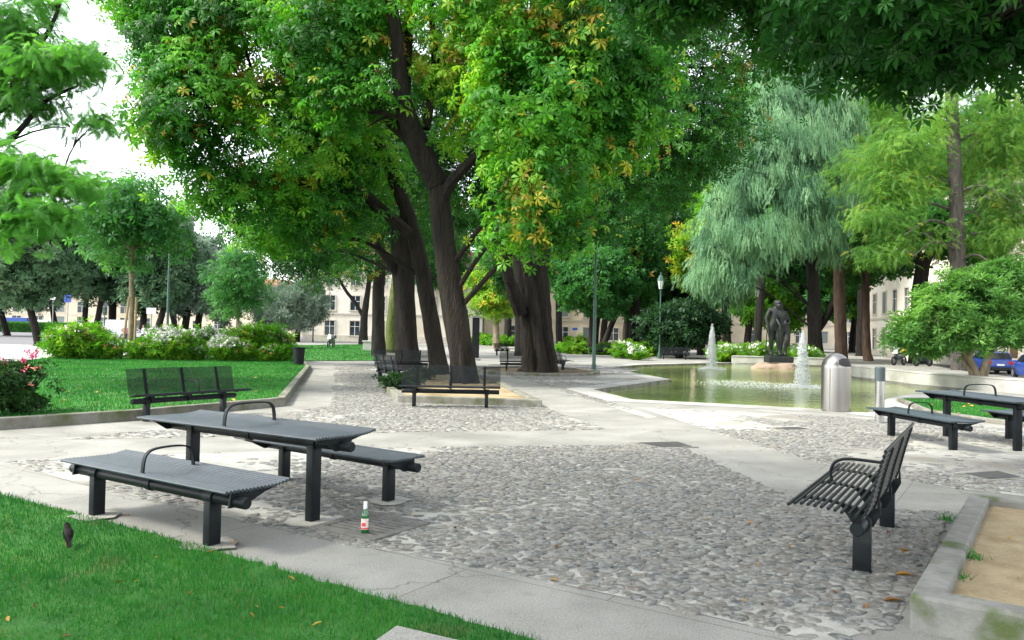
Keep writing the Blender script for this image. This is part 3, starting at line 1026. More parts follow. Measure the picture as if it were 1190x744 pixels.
def park_bench(label, loc, rz, group=None, fine=False):
    """bench with back: tubes on curved ribs, one pipe, two posts, a hoop armrest; front towards -y"""
    t = thing('park_bench', label, 'bench', loc, rz, group)
    L = 2.12
    seat = spline([(0, -0.40, 0.462), (0, -0.33, 0.478), (0, -0.16, 0.468), (0, 0.0, 0.440), (0, 0.07, 0.425)], 6)
    back = spline([(0, 0.09, 0.455), (0, 0.115, 0.53), (0, 0.155, 0.70), (0, 0.205, 0.88)], 6)
    for nm, pf, nt in (('seat', seat, 12), ('backrest', back, 30 if fine else 14)):
        mb = MB()
        for p in even(pf, nt):
            mb.tube([(-L / 2, p.y, p.z), (L / 2, p.y, p.z)], 0.0055 if fine and nm == 'backrest' else 0.0112, 6 if fine else 8)
        mb.build(nm, M['bench'], t, smooth=True)
    full = [p - Vector((0, 0, 0.016)) for p in seat]
    bk = [p + Vector((0, 0.017, -0.006)) for p in back]
    for x in (-0.72, 0.0, 0.72):
        mb = MB()
        strip_rib(mb, full + [Vector((0, 0.10, 0.425))] + bk, x, 0.055, 0.012)
        pr = [(-0.13, 0.452), (0.03, 0.415), (0.12, 0.44), (0.135, 0.52), (0.145, 0.40), (0.10, 0.31), (-0.03, 0.31)]
        mb.extrude_x(pr, x - 0.007, x + 0.007)
        mb.build('rib', M['bench'], t)
    mb = MB()
    mb.tube([(-L / 2 + 0.02, 0.035, 0.345), (-L / 2 + 0.03, 0.035, 0.345), (L / 2 - 0.03, 0.035, 0.345), (L / 2 - 0.02, 0.035, 0.345)], [0.04, 0.047, 0.047, 0.04], 16)
    mb.build('beam', M['bench'], t, smooth=True)
    for x in (-0.77, 0.77):
        mb = MB()
        mb.bevbox((x, 0.035, 0.14), (0.075, 0.115, 0.36), 0.007)
        mb.tube([(x - 0.05, 0.035, 0.345), (x + 0.05, 0.035, 0.345)], 0.06, 16)
        mb.build('leg', M['bench'], t, smooth=True)
    mb = MB()
    mb.tube(spline([(0, -0.29, 0.475), (0, -0.30, 0.56), (0, -0.26, 0.635), (0, -0.16, 0.665), (0, 0.05, 0.66), (0, 0.14, 0.655)], 5), 0.012, 8)
    mb.build('armrest', M['bench'], t, smooth=True)
    return t


def heading(a, b):
    return math.atan2(b[1] - a[1], b[0] - a[0])


GP = 'slate grey picnic furniture on the cobbles'
_ang = math.atan2(-0.535, 0.845)
c1 = (at(363, 607) + 0) + np.array([-0.845, 0.535, 0]) * 0.80
picnic_piece('picnic_table', 'grey slatted picnic table with a hoop across it, standing in the left foreground', 'table', (c1[0], c1[1], 0), _ang, 2.34, 0.66, 0.755, 22, 0.80, 'picnic tables')
c2 = (at(245, 635) + at(113, 600)) / 2
picnic_piece('picnic_bench', 'backless slatted bench with a hoop, nearest the front lawn', 'bench', (c2[0], c2[1], 0), math.atan2(-0.55, 0.836), 2.2, 0.56, 0.455, 18, 0.77, 'backless picnic benches', off=0.15)
c3 = (at(453, 584) + np.array([-0.80, 0.60, 0]) * 0.80)
picnic_piece('picnic_bench', 'backless slatted bench on the far side of the left picnic table, behind the green bottle', 'bench', (c3[0], c3[1], 0), math.atan2(-0.60, 0.80), 2.2, 0.52, 0.455, 17, 0.78, 'backless picnic benches', off=-0.13)

# right-hand set
_a, _b = at(1030, 506), at(1115, 525)
_rz = heading(_a, _b)
c4 = (_a + _b) / 2
picnic_piece('picnic_bench', 'backless slatted bench beside the steel-banded bollard at the pond', 'bench', (c4[0], c4[1], 0), _rz, 2.2, 0.52, 0.455, 17, 0.78, 'backless picnic benches')
_dir = np.array([math.cos(_rz), math.sin(_rz), 0])
_nr = np.array([-_dir[1], _dir[0], 0])
c5 = c4 + _nr * 0.98 + _dir * 0.05
picnic_piece('picnic_table', 'grey slatted picnic table with a hoop, beside the grass bed at the right edge', 'table', (c5[0], c5[1], 0), _rz, 2.34, 0.66, 0.755, 22, 0.80, 'picnic tables')
c6 = c4 + _nr * 1.95 + _dir * 0.25
picnic_piece('picnic_bench', 'backless slatted bench behind the right picnic table, next to the grass', 'bench', (c6[0], c6[1], 0), _rz, 2.2, 0.52, 0.455, 17, 0.78, 'backless picnic benches')

# benches with backs
GB = 'slatted park benches with backs'
_rz = math.atan2(0.854, 0.52)
c7 = at(993, 668) * 0.5 + at(1027, 610) * 0.5
park_bench('dark slatted bench seen from its side, beside the sandy bed in the right foreground', (c7[0], c7[1], 0), math.atan2(-0.854, -0.52))


def bench_at(px, py, rz, label, gz=0.0):
    p = at(px, py, gz)
    return dup(pb0, (p[0], p[1], gz), rz, label)


c8 = (np.array([-6.1, 13.3, 0]) + np.array([-5.29, 14.6, 0])) / 2
pb0 = park_bench('dark bench with a fine see-through back in front of the raised lawn', (c8[0], c8[1], 0), math.atan2(1.3, 0.81), 'park benches with fine see-through backs', fine=True)
bench_at(523, 474, math.radians(1), 'dark bench facing the cobbles, in front of the leaning trunks and their bed')
bench_at(466, 433, math.radians(2), 'dark bench left of the leaning trunks, its back to the middle lawn')
bench_at(452, 446, math.radians(118), 'dark bench set crosswise in front of the one by the middle lawn')
bench_at(610, 433, math.radians(4), 'dark bench half hidden behind the left side of the thick fluted trunk')
bench_at(650, 431, math.radians(100), 'dark bench end-on beside the right side of the thick fluted trunk')
bench_at(584, 413, math.radians(60), 'distant dark bench on the path between the trunks')
bench_at(700, 414, math.radians(3), 'distant dark bench in front of the low green beds')
bench_at(784, 418, math.radians(-12), 'dark bench beyond the far left corner of the pond')

# ------------------------------------------------------------------ steel bin, bollard, small bin
p = at(971, 478)
t = thing('litter_bin', 'domed stainless steel litter bin at the pond edge', 'bin', tuple(p))
R_ = 0.315
mb = MB()
dome = [(R_, 0.03), (R_, 0.98)] + [(R_ * math.cos(a), 0.98 + 0.33 * math.sin(a)) for a in np.linspace(0.1, PI / 2 - 0.05, 9)]
mb.lathe([(R_ - 0.03, 0.0), (R_ - 0.03, 0.03)] + dome, n=40)
mb.build('body', M['steel'], t, smooth=True)
mb = MB()
# opening, a bent dark slot on the right shoulder of the dome
V = []
for j, el in enumerate(np.linspace(0.10, 0.72, 4)):
    for k, az in enumerate(np.linspace(-1.75, -0.30, 9)):
        e = 1.012
        shrink = 1 - 0.45 * abs((k - 4) / 4.0) ** 3
        ell = 0.41 + (el - 0.41) * shrink
        V.append((R_ * e * math.cos(ell) * math.cos(az), R_ * e * math.cos(ell) * math.sin(az), 0.98 + 0.332 * e * math.sin(ell)))
mb.add(V, [(j * 9 + k, j * 9 + k + 1, j * 9 + k + 10, j * 9 + k + 9) for j in range(3) for k in range(8)])
mb.build('opening', M['black'], t, smooth=True)
mb = MB()
mb.tube([(-0.23, -0.222, 0.05), (-0.23, -0.222, 0.97)], 0.012, 6)
mb.tube([(-0.05, -0.315, 0.5), (-0.05, -0.315, 0.52)], 0.015, 8)
mb.build('hinge_seam', M['grey_metal'], t)

p = at(1022, 492)
t = thing('bollard_light', 'round bollard with dark cap and shiny steel band, left of the right picnic set', 'bollard', tuple(p))
MB().lathe([(0.085, 0.0), (0.085, 0.82)], n=20).build('post', M['chrome'], t, smooth=True)
MB().lathe([(0.093, 0.0), (0.093, 0.035)], n=20).build('foot', M['grey_metal'], t, smooth=True)
MB().lathe([(0.097, 0.82), (0.097, 1.08), (0.08, 1.10)], n=20).build('cap', M['bollard_cap'], t, smooth=True)

p = at(347, 428)
t = thing('litter_bin', 'small dark round litter bin at the corner of the raised lawn', 'bin', tuple(p))
mb = MB()
mb.lathe([(0.17, 0.06), (0.20, 0.08), (0.24, 0.82)], n=24)
mb.build('body', M['bench'], t, smooth=True)
MB().lathe([(0.25, 0.80), (0.262, 0.82), (0.262, 0.86), (0.235, 0.87), (0.225, 0.845), (0.0, 0.84)], n=24).build('rim', M['bench'], t, smooth=True)
MB().tube([(0, 0, 0), (0, 0, 0.1)], 0.05, 10).build('foot', M['bench'], t)

# ------------------------------------------------------------------ drain, covers, slab
t = thing('drain_grate', 'square cast iron drain grate under the green bottle', 'drain', (DRAIN_C[0], DRAIN_C[1], 0.004), math.radians(-32))
mb = MB()
s = 0.31
for a, b, c, d in ((0, -s, 2 * s, 0.07), (0, s, 2 * s, 0.07), (-s, 0, 0.07, 2 * s), (s, 0, 0.07, 2 * s)):
    mb.bevbox((a, b, 0.007), (c + 0.07 if c > d else c, d if c > d else d - 0.07, 0.022), 0.003)
mb.build('frame', M['iron_dusty'], t)
mb = MB()
for i in range(8):
    y = -0.25 + i * 0.0714
    mb.bevbox((0, y, 0.004), (0.55, 0.040, 0.018), 0.003)
mb.bevbox((0, 0, 0.0025), (0.05, 0.54, 0.016), 0.002)
mb.build('grate', M['iron_dusty'], t)
mb = MB()
mb.box((0, 0, -0.002), (0.56, 0.56, 0.004))
mb.build('pit', M['black'], t)


def cover(pts, label, z=0.008):
    P = [at(a, b, z) for a, b in pts]
    c = sum(P) / len(P)
    t = thing('manhole_cover', label, 'manhole cover', (c[0], c[1], 0.006), 0, 'manhole covers in the paving')
    q = [(p[0] - c[0], p[1] - c[1]) for p in P]
    MB().prism(q, -0.004, 0.006).build('frame', M['kerb_clean'], t)
    MB().prism(offset_poly(q, 0.07), 0.0, 0.012).build('lid', M['iron'], t, bevel=0.003)


cover(COVERS[0], 'dark square cover in the pale path near the middle of the plaza')
cover(COVERS[1], 'dark rectangular cover in the cobbles near the right edge')
cover(COVERS[2], 'small flat cover in the cobbles in front of the pond')

q0 = at(461, 726, 0.06)
t = thing('stone_slab', 'pale concrete block lying in the front lawn at the bottom edge', 'slab', (q0[0], q0[1], 0))
e1, e2 = Vector((0.88, -0.47, 0)), Vector((-0.35, -0.94, 0))
Q = [Vector((0, 0, 0)), e1 * 0.62, e1 * 0.62 + e2 * 0.62, e2 * 0.62]
MB().prism([(p.x, p.y) for p in Q], -0.05, 0.06).build('block', M['paving'], t, bevel=0.01)
cc = e1 * 0.27 + e2 * 0.22
MB().lathe([(0.095, 0.055), (0.095, 0.068), (0.08, 0.072), (0.0, 0.07)], (cc.x, cc.y, 0), 20).build('round_cap', M['iron'], t, smooth=True)

# concrete footings poured round the posts
mb_f = None


def footing(name, x, y, r, seed, label):
    rg = random.Random(seed)
    poly = [(x + r * (1 + rg.uniform(-.25, .25)) * math.cos(a), y + r * (1 + rg.uniform(-.25, .25)) * math.sin(a)) for a in np.linspace(0, 2 * PI, 15)[:-1]]
    o = sheet(name, poly, [], 0.017, M['mortar'])
    return o


for i, (px, py) in enumerate([(363, 607), (453, 584), (321, 556), (245, 635), (113, 600)]):
    q = at(px, py)
    footing('footing', q[0], q[1], 0.20, i, '')

# ------------------------------------------------------------------ bottle
p = at(424, 619.5, 0.014)
t = thing('beer_bottle', 'green glass bottle with white neck foil standing on the drain grate', 'bottle', (p[0], p[1], 0.016))
prof = [(0.028, 0.0), (0.0305, 0.004), (0.0305, 0.125), (0.029, 0.145), (0.020, 0.17), (0.0145, 0.195), (0.0135, 0.235), (0.0142, 0.24)]
MB().lathe(prof, n=24).build('glass', M['bottle'], t, smooth=True)
MB().lathe([(0.0158, 0.19), (0.0145, 0.235), (0.0148, 0.243), (0.006, 0.244)], n=20).build('neck_foil', M['foil'], t, smooth=True)


def wrap(r, z0, z1, a0, a1, n=10):
    mb = MB()
    V = [(r * math.cos(a), r * math.sin(a), z) for z in (z0, z1) for a in np.linspace(a0, a1, n)]
    return mb.add(V, [(i, i + 1, i + 1 + n, i + n) for i in range(n - 1)])


lab = wrap(0.0310, 0.03, 0.115, -PI * 0.98, -PI * 0.12).build('label', M['label_pale'], t, smooth=True)
wrap(0.0314, 0.032, 0.045, -PI * 0.98, -PI * 0.12).build('label_band', M['label_red'], lab, smooth=True)
wrap(0.0314, 0.055, 0.083, -PI * 0.75, -PI * 0.40, 8).build('label_oval', M['label_red'], lab, smooth=True)


# ------------------------------------------------------------------ organic figures
def skin_mesh(name, joints, edges, mat, parent=None, sub=2, root=0):
    """one continuous body grown round a skeleton: joints = [(x,y,z,r)]"""
    me = bpy.data.meshes.new(name)
    me.from_pydata([j[:3] for j in joints], edges, [])
    o = bpy.data.objects.new(name, me)
    COL.objects.link(o)
    o.modifiers.new('skin', 'SKIN')
    sv = me.skin_vertices
    if not sv:
        bm = bmesh.new()
        bm.from_mesh(me)
        bm.verts.layers.skin.verify()
        bm.to_mesh(me)
        bm.free()
        sv = me.skin_vertices
    for i, j in enumerate(joints):
        r = j[3]
        sv[0].data[i].radius = r if hasattr(r, '__len__') else (r, r)
        sv[0].data[i].use_root = (i == root)
    sb = o.modifiers.new('sub', 'SUBSURF')
    sb.levels = sub
    sb.render_levels = sub
    dg = bpy.context.evaluated_depsgraph_get()
    me2 = bpy.data.meshes.new_from_object(o.evaluated_get(dg))
    bpy.data.objects.remove(o)
    me2.name = name
    me2.materials.clear()
    me2.materials.append(mat)
    me2.shade_smooth()
    r = bpy.data.objects.new(name, me2)
    COL.objects.link(r)
    if parent:
        r.parent = parent
    return r


def figure(name, parent, mat, H=1.75, la=None, ra=None, lean=0.0, hip=0.0, lleg=None, rleg=None, head=(0, -0.02), female=False, sub=2, at_=(0, 0, 0), bulk=1.0):
    """standing body facing -y; la / ra give elbow and hand of each arm, lleg / rleg knee and ankle"""
    s = H / 1.75
    sw = 0.185 if not female else 0.165
    hw = 0.10 if not female else 0.115
    la = la or [(sw + 0.055, 0.03, 1.12), (sw + 0.06, -0.05, 0.86)]
    ra = ra or [(-sw - 0.055, 0.03, 1.12), (-sw - 0.06, -0.05, 0.86)]
    lleg = lleg or [(0.11, -0.02, 0.50), (0.11, 0.02, 0.08)]
    rleg = rleg or [(-0.11, -0.02, 0.50), (-0.11, 0.02, 0.08)]
    J = []

    def j(x, y, z, r):
        J.append((at_[0] + x * s, at_[1] + y * s, at_[2] + z * s, tuple(q * s * bulk for q in r) if hasattr(r, '__len__') else r * s * bulk))
        return len(J) - 1
    E = []
    l = lean
    pel = j(hip, 0, 0.93, (0.155 if not female else 0.165, 0.115))
    wai = j(hip * .6 + l * .3, 0.0, 1.09, (0.130 if not female else 0.112, 0.095))
    che = j(l * .7, 0.0, 1.29, (0.165 if not female else 0.145, 0.115))
    nk0 = j(l, 0.01, 1.43, (0.10, 0.08))
    nk1 = j(l + head[0] * .3, 0.0, 1.51, 0.055)
    hd0 = j(l + head[0] * .7, head[1] * .7, 1.585, (0.073, 0.088))
    hd1 = j(l + head[0], head[1], 1.675, (0.082, 0.098))
    hd2 = j(l + head[0], head[1], 1.73, (0.05, 0.06))
    nose = j(l + head[0], head[1] - 0.105, 1.63, 0.014)
    E += [(pel, wai), (wai, che), (che, nk0), (nk0, nk1), (nk1, hd0), (hd0, hd1), (hd1, hd2), (hd0, nose)]
    for sg, arm in ((1, la), (-1, ra)):
        sh = j(l + sg * sw, 0.01, 1.405, 0.062)
        el = j(*arm[0], 0.043)
        wr = j(*arm[1], 0.030)
        d = (Vector(arm[1]) - Vector(arm[0])).normalized()
        hp = Vector(arm[1]) + d * 0.07
        ha = j(hp.x, hp.y, hp.z, (0.040, 0.022))
        E += [(nk0, sh), (sh, el), (el, wr), (wr, ha)]
        for q, off in enumerate((-0.026, 0.0, 0.026)):
            fx = hp + d * 0.075 + Vector((0, off, 0))
            E.append((ha, j(fx.x, fx.y, fx.z, 0.011)))
    for sg, leg in ((1, lleg), (-1, rleg)):
        th = j(hip + sg * hw, 0.0, 0.82, 0.095)
        kn = j(*leg[0], 0.062)
        cx = (leg[0][0] * .7 + leg[1][0] * .3, leg[0][1] * .7 + leg[1][1] * .3 + 0.02, leg[0][2] * .7 + leg[1][2] * .3)
        ca = j(*cx, 0.061)
        an = j(*leg[1], 0.040)
        ft = j(leg[1][0] + sg * 0.02, leg[1][1] - 0.14, 0.03, (0.045, 0.03))
        hl = j(leg[1][0], leg[1][1] + 0.05, 0.035, 0.035)
        E += [(pel, th), (th, kn), (kn, ca), (ca, an), (an, ft), (an, hl)]
    return skin_mesh(name, J, E, mat, parent, sub)


# blackbird on the lawn, seen from behind, head turned left
p = at(79, 638)
t = thing('blackbird', 'dark blackbird standing in the grass of the front lawn', 'bird', (p[0], p[1], 0.035), math.radians(32))
t.scale = (0.85, 0.85, 0.85)
bird = skin_mesh('body', [(0, 0, 0.075, 0.040), (0, 0.045, 0.095, 0.036), (-0.005, 0.075, 0.125, 0.026), (-0.012, 0.095, 0.150, 0.022), (-0.018, 0.108, 0.150, 0.014),
                          (0, -0.05, 0.055, 0.026), (0, -0.09, 0.035, (0.020, 0.009)), (0, -0.16, 0.005, (0.020, 0.004))],
                 [(0, 1), (1, 2), (2, 3), (3, 4), (0, 5), (5, 6), (6, 7)], M['feather'], t)
for sx in (-1, 1):
    mb = MB()
    mb.add([(sx * 0.034, 0.05, 0.11), (sx * 0.043, 0.0, 0.10), (sx * 0.035, -0.06, 0.07), (sx * 0.012, -0.13, 0.03), (sx * 0.030, -0.03, 0.045), (sx * 0.036, 0.04, 0.065),
            (sx * 0.026, 0.05, 0.105), (sx * 0.025, 0.0, 0.095), (sx * 0.02, -0.06, 0.065), (sx * 0.006, -0.13, 0.026)],
           [(0, 1, 5), (1, 4, 5), (1, 2, 4), (2, 3, 4), (0, 6, 7, 1), (1, 7, 8, 2), (2, 8, 9, 3)])
    mb.build('wing', M['feather'], t)
    mb = MB()
    mb.tube([(sx * 0.016, 0.0, 0.05), (sx * 0.018, -0.006, 0.02), (sx * 0.018, 0.004, -0.03)], 0.0028, 5)
    mb.build('leg', M['beak'], t)
MB().tube([(-0.022, 0.118, 0.150), (-0.028, 0.143, 0.145)], [0.006, 0.001], 6).build('beak', M['beak'], t)

# statue
sp = at(905, 428.7, -0.12)
SD = sp[1]
t = thing('rock', 'flat pinkish boulder in the pond carrying the bronze figures', 'rock', (sp[0] - 0.2, sp[1] + 0.2, -0.36))
bm = bmesh.new()
bmesh.ops.create_icosphere(bm, subdivisions=4, radius=1)
for v in bm.verts:
    n = vnoise(np.array([[v.co.x * 2.2 + 8, v.co.y * 2.2 + 8, v.co.z * 2.2 + 8]]))[0] - 0.5
    v.co = Vector((v.co.x * 1.45, v.co.y * 1.1, max(-0.3, min(v.co.z, 0.78)) * 0.72)) * (1 + 0.28 * n)
me = bpy.data.meshes.new('boulder')
bm.to_mesh(me)
bm.free()
me.materials.append(M['rock'])
me.shade_smooth()
o = bpy.data.objects.new('boulder', me)
COL.objects.link(o)
o.parent = t
t = thing('statue', 'dark bronze statue of a man and a woman embracing on the pond boulder', 'statue', (sp[0] + 0.0, sp[1] + 0.2, 0.30), 0.0)
S_ = 1.0
mb = MB()
mb.bevbox((0.05, 0, 0.12), (1.45, 1.0, 0.36), 0.05)
mb.bevbox((-0.1, 0.1, 0.32), (1.0, 0.7, 0.10), 0.04)
mb.build('plinth', M['bronze'], t)
fz = 0.32
Hm = 3.3
# taller man on the left, weight on one leg, his arm round her; her head bent towards him
f1 = figure('man_figure', t, M['bronze'], Hm, la=[(0.30, -0.10, 1.17), (0.24, -0.22, 1.02)], ra=[(-0.27, 0.0, 1.14), (-0.24, -0.08, 0.88)],
            lean=0.03, hip=-0.03, lleg=[(0.09, -0.07, 0.50), (0.13, -0.04, 0.08)], rleg=[(-0.10, -0.01, 0.50), (-0.10, 0.03, 0.08)], head=(0.03, -0.04), at_=(-0.19, 0.02, fz), bulk=1.32)
f2 = figure('woman_figure', t, M['bronze'], Hm * 0.94, la=[(0.21, -0.03, 1.08), (0.02, -0.20, 1.05)], ra=[(-0.22, -0.06, 1.20), (-0.20, -0.20, 1.08)],
            lean=-0.08, hip=0.04, lleg=[(0.10, -0.12, 0.50), (0.06, -0.02, 0.08)], rleg=[(-0.04, -0.02, 0.50), (-0.07, 0.03, 0.08)], head=(-0.06, -0.03), female=True, at_=(0.23, -0.10, fz), bulk=1.36)
hb = MB()
hz = fz + Hm * 0.94 / 1.75 * 1.66
mb = MB()
mb.lathe([(0.02, -0.17), (0.10, -0.14), (0.155, -0.05), (0.165, 0.06), (0.12, 0.15), (0.03, 0.19)], (0.23 - 0.20, -0.04, hz), 14)
mb.build('hair_knot', M['bronze'], f2, smooth=True)
mb = MB()
mb.tube([(-0.72, -0.05, fz + 0.0), (-0.70, -0.1, fz + 1.2), (-0.66, -0.18, fz + 1.62)], [0.03, 0.03, 0.025], 8)
mb.build('staff', M['bronze'], t)


# ------------------------------------------------------------------ fountains
def jet(name, label, px, py, h, seed, r0=0.10, r1=0.19):
    p = at(px, py, -0.12)
    rg = np.random.default_rng(seed)
    t = thing(name, label, 'fountain jet', (p[0], p[1], -0.12), 0, 'white water jets in the pond')
    # foam column: lumpy, widest near its rounded head
    nz, na = 46, 18
    Z = np.linspace(0, 1, nz)
    V = []
    for i, z in enumerate(Z):
        w = r0 + (r1 - r0) * math.sin(min(1, z / 0.8) * PI / 2) ** 1.5
        if z > 0.72:
            w *= max(0.03, 1 - ((z - 0.72) / 0.28) ** 2.0)
        for k in range(na):
            a = 2 * PI * k / na
            nn = vnoise(np.array([[math.cos(a) * 1.6 + 5 + seed, math.sin(a) * 1.6 + 5, z * h * 2.6]]))[0] + 0.6 * vnoise(np.array([[math.cos(a) * 4 + 5, math.sin(a) * 4 + 9 + seed, z * h * 6]]))[0]
            ww = w * (0.45 + 0.55 * nn)
            V.append((ww * math.cos(a), ww * math.sin(a), z * h + 0.05 * (nn - 0.8)))
    F = np.array([(i * na + k, i * na + (k + 1) % na, (i + 1) * na + (k + 1) % na, (i + 1) * na + k) for i in range(nz - 1) for k in range(na)])
    np_obj('column', V, [F], M['foam'], t, tone=np.zeros(len(V)), smooth=True)
    # falling drops
    n = 3200
    z = rg.uniform(0, 1, n) ** 0.8
    fall = 1 - z
    rr = (r1 * 0.9 + fall * 0.12) * np.sqrt(rg.random(n)) * 1.35 * np.sqrt(np.clip(1.02 - z ** 2.5, 0.02, 1))
    a = rg.uniform(0, 2 * PI, n)
    pos = np.stack([rr * np.cos(a), rr * np.sin(a), z * h * rg.uniform(0.85, 1.06, n)], 1)
    n2 = 1100
    r2 = 0.15 + 0.65 * rg.random(n2) ** 1.5
    a2 = rg.uniform(0, 2 * PI, n2)
    pos = np.concatenate([pos, np.stack([r2 * np.cos(a2), r2 * np.sin(a2), 0.01 + 0.12 * rg.random(n2) ** 2], 1)])
    tv = np.array([(1, 0, 0), (-1, 0, 0), (0, 1, 0), (0, -1, 0), (0, 0, 1.5), (0, 0, -1.5)], float)
    tf = [np.array([(0, 2, 4), (2, 1, 4), (1, 3, 4), (3, 0, 4), (2, 0, 5), (1, 2, 5), (3, 1, 5), (0, 3, 5)])]
    R = np.repeat(np.eye(3)[None], len(pos), 0)
    V, F = instance(tv, tf, pos, R, rg.uniform(0.007, 0.02, len(pos)))
    tag(np_obj('spray', V, F, M['foam'], t, tone=np.zeros(len(V)), smooth=True), kind='stuff')
    return t


jet('fountain_jet', 'white fountain jet on the left of the statue, farther away', 827, 429.5, 2.35, 2, 0.055, 0.15)
jet('fountain_jet', 'white fountain jet on the right of the statue, nearer the steel bin', 932, 451, 1.95, 5, 0.045, 0.125)
# white dots put in for the light sparkling on ripples between the jets
p = at(868, 447, -0.12)
rg = np.random.default_rng(8)
n = 700
r = 2.0 * np.sqrt(rg.random(n)) * (0.5 + 0.5 * rg.random(n))
a = rg.uniform(0, 2 * PI, n)
pos = np.stack([p[0] + r * np.cos(a), p[1] + r * np.sin(a) * 1.6, -0.115 + 0.10 * rg.random(n) ** 3 * (1 - r / 2)], 1)
V, F = instance(np.array([(1.6, 0, 0), (-1.6, 0, 0), (0, 1.6, 0), (0, -1.6, 0), (0, 0, .6), (0, 0, -.6)], float), [np.array([(0, 2, 4), (2, 1, 4), (1, 3, 4), (3, 0, 4), (2, 0, 5), (1, 2, 5), (3, 1, 5), (0, 3, 5)])], pos, np.repeat(np.eye(3)[None], n, 0), rg.uniform(0.008, 0.024, n))
o = np_obj('water_sparkle', V, F, M['foam'], tone=np.zeros(len(V)), smooth=True)
tag(o, 'white dots for the sparkle on the water between the two jets', 'water sparkle', kind='stuff')


# ================================================================== TREES
def tmpl_palmate(k=6, fine=False, seed=0):
    rg = np.random.default_rng(seed)
    V, T = [], []
    span = math.radians(285)
    for i in range(k):
        a = -span / 2 + span * i / (k - 1)
        c = 1 - 0.34 * abs(a) / (span / 2)
        ln = c * rg.uniform(0.92, 1.05)
        w = ln * 0.19
        u = np.array([math.cos(a), math.sin(a), 0])
        v = np.array([-math.sin(a), math.cos(a), 0])
        z = np.array([0, 0, 1.0])
        b = u * 0.03
        m0 = u * ln * 0.60 - z * 0.07 * ln
        l_ = u * ln * 0.66 + v * w + z * (0.03 - 0.11 * ln)
        r_ = u * ln * 0.66 - v * w + z * (0.03 - 0.11 * ln)
        tip = u * ln * 0.97 - z * 0.42 * ln
        n = len(V)
        V += [b, l_, tip, r_, m0]
        T += [(n, n + 4, n + 1), (n + 4, n + 2, n + 1), (n, n + 3, n + 4), (n + 4, n + 3, n + 2)]
    return np.array(V), [np.array(T)]


def tmpl_rosette(n, w=0.16, up=0.5, seed=0, fold=0.05, ball=False):
    """a sprig: n simple leaves round a shoot"""
    rg = np.random.default_rng(seed)
    V, T = [], []
    for i in range(n):
        a = i * 2.399 + rg.uniform(-.3, .3)
        e = rg.uniform(-0.4, 1.2) * up if not ball else math.asin(rg.uniform(-0.8, 1))
        u = np.array([math.cos(a) * math.cos(e), math.sin(a) * math.cos(e), math.sin(e)])
        v = np.cross([0, 0, 1.0], u)
        v /= np.linalg.norm(v) + 1e-9
        q = np.cross(u, v)
        ln = rg.uniform(0.7, 1.0)
        s = np.array([0, 0, rg.uniform(-0.25, 0.25)]) + u * (0.05 + (0.25 * rg.random() if ball else 0))
        k = len(V)
        V += [s, s + u * ln * .5 + v * w * ln + q * fold, s + u * ln - q * 0.12, s + u * ln * .5 - v * w * ln + q * fold]
        T += [(k, k + 3, k + 2), (k, k + 2, k + 1)]
    return np.array(V), [np.array(T)]


def tmpl_frond(pairs=9, seed=0, w=0.045, side=0.34, droop=0.35):
    """feathery frond along +x with many narrow side leaflets"""
    rg = np.random.default_rng(seed)
    V, Q = [], []

    def q(a, b, wv):
        n = len(V)
        V.extend([a - wv, a + wv, b + wv * .5, b - wv * .5])
        Q.append((n, n + 1, n + 2, n + 3))
    sp = lambda t: np.array([t, 0, -droop * t * t])
    q(sp(0), sp(0.5), np.array([0, 0.008, 0]))
    q(sp(0.5), sp(1), np.array([0, 0.006, 0]))
    for i in range(pairs):
        t = 0.12 + 0.86 * i / (pairs - 1)
        ln = side * math.sin(PI * (0.15 + 0.8 * t)) * rg.uniform(.85, 1.1)
        for sg in (-1, 1):
            d = np.array([0.5, sg * 0.86, -0.25 - 0.2 * rg.random()])
            q(sp(t), sp(t) + d * ln, np.array([w, 0, 0.01 * sg]))
    return np.array(V), [np.array(Q)]


def tmpl_strand(seed=0, n=16):
    """hanging plume along +x (down) of thin needled twigs"""
    rg = np.random.default_rng(seed)
    V, Q = [], []

    def q(a, b, wv):
        k = len(V)
        V.extend([a - wv, a + wv, b + wv * .3, b - wv * .3])
        Q.append((k, k + 1, k + 2, k + 3))
    for s in range(3):
        y0, z0 = rg.uniform(-.16, .16), rg.uniform(-.12, .12)
        x0 = rg.uniform(-.1, .25)
        L_ = rg.uniform(.6, 1.0)
        pts = [np.array([x0 + L_ * t, y0 + 0.05 * math.sin(4 * t + s), z0]) for t in (0, .35, .7, 1)]
        for a, b in zip(pts, pts[1:]):
            q(a, b, np.array([0, .022, .01]))
        for i in range(n // 3):
            t = rg.uniform(0, .9)
            p = np.array([x0 + L_ * t, y0, z0])
            sg = rg.choice([-1, 1])
            q(p, p + np.array([rg.uniform(.12, .26), sg * rg.uniform(.04, .11), rg.uniform(-.07, .07)]), np.array([0.0, .013, .012]))
    return np.array(V), [np.array(Q)]


T_PALM = tmpl_palmate(6)
T_PALM5 = tmpl_palmate(5, seed=3)
T_PALM7 = tmpl_palmate(7, seed=5)
T_SPRIG = tmpl_rosette(9, 0.20, 0.6, 1)
T_NARROW = tmpl_rosette(11, 0.085, 0.9, 2)
T_OLIVE = tmpl_rosette(14, 0.07, 1.2, 3, ball=True)
T_BALL = tmpl_rosette(14, 0.20, 1.2, 4, ball=True)
T_FROND = tmpl_frond(13, 0, 0.028, 0.36, 0.45)
T_FINE = tmpl_frond(11, 2, 0.016, 0.30, 0.5)
T_STRAND = tmpl_strand()


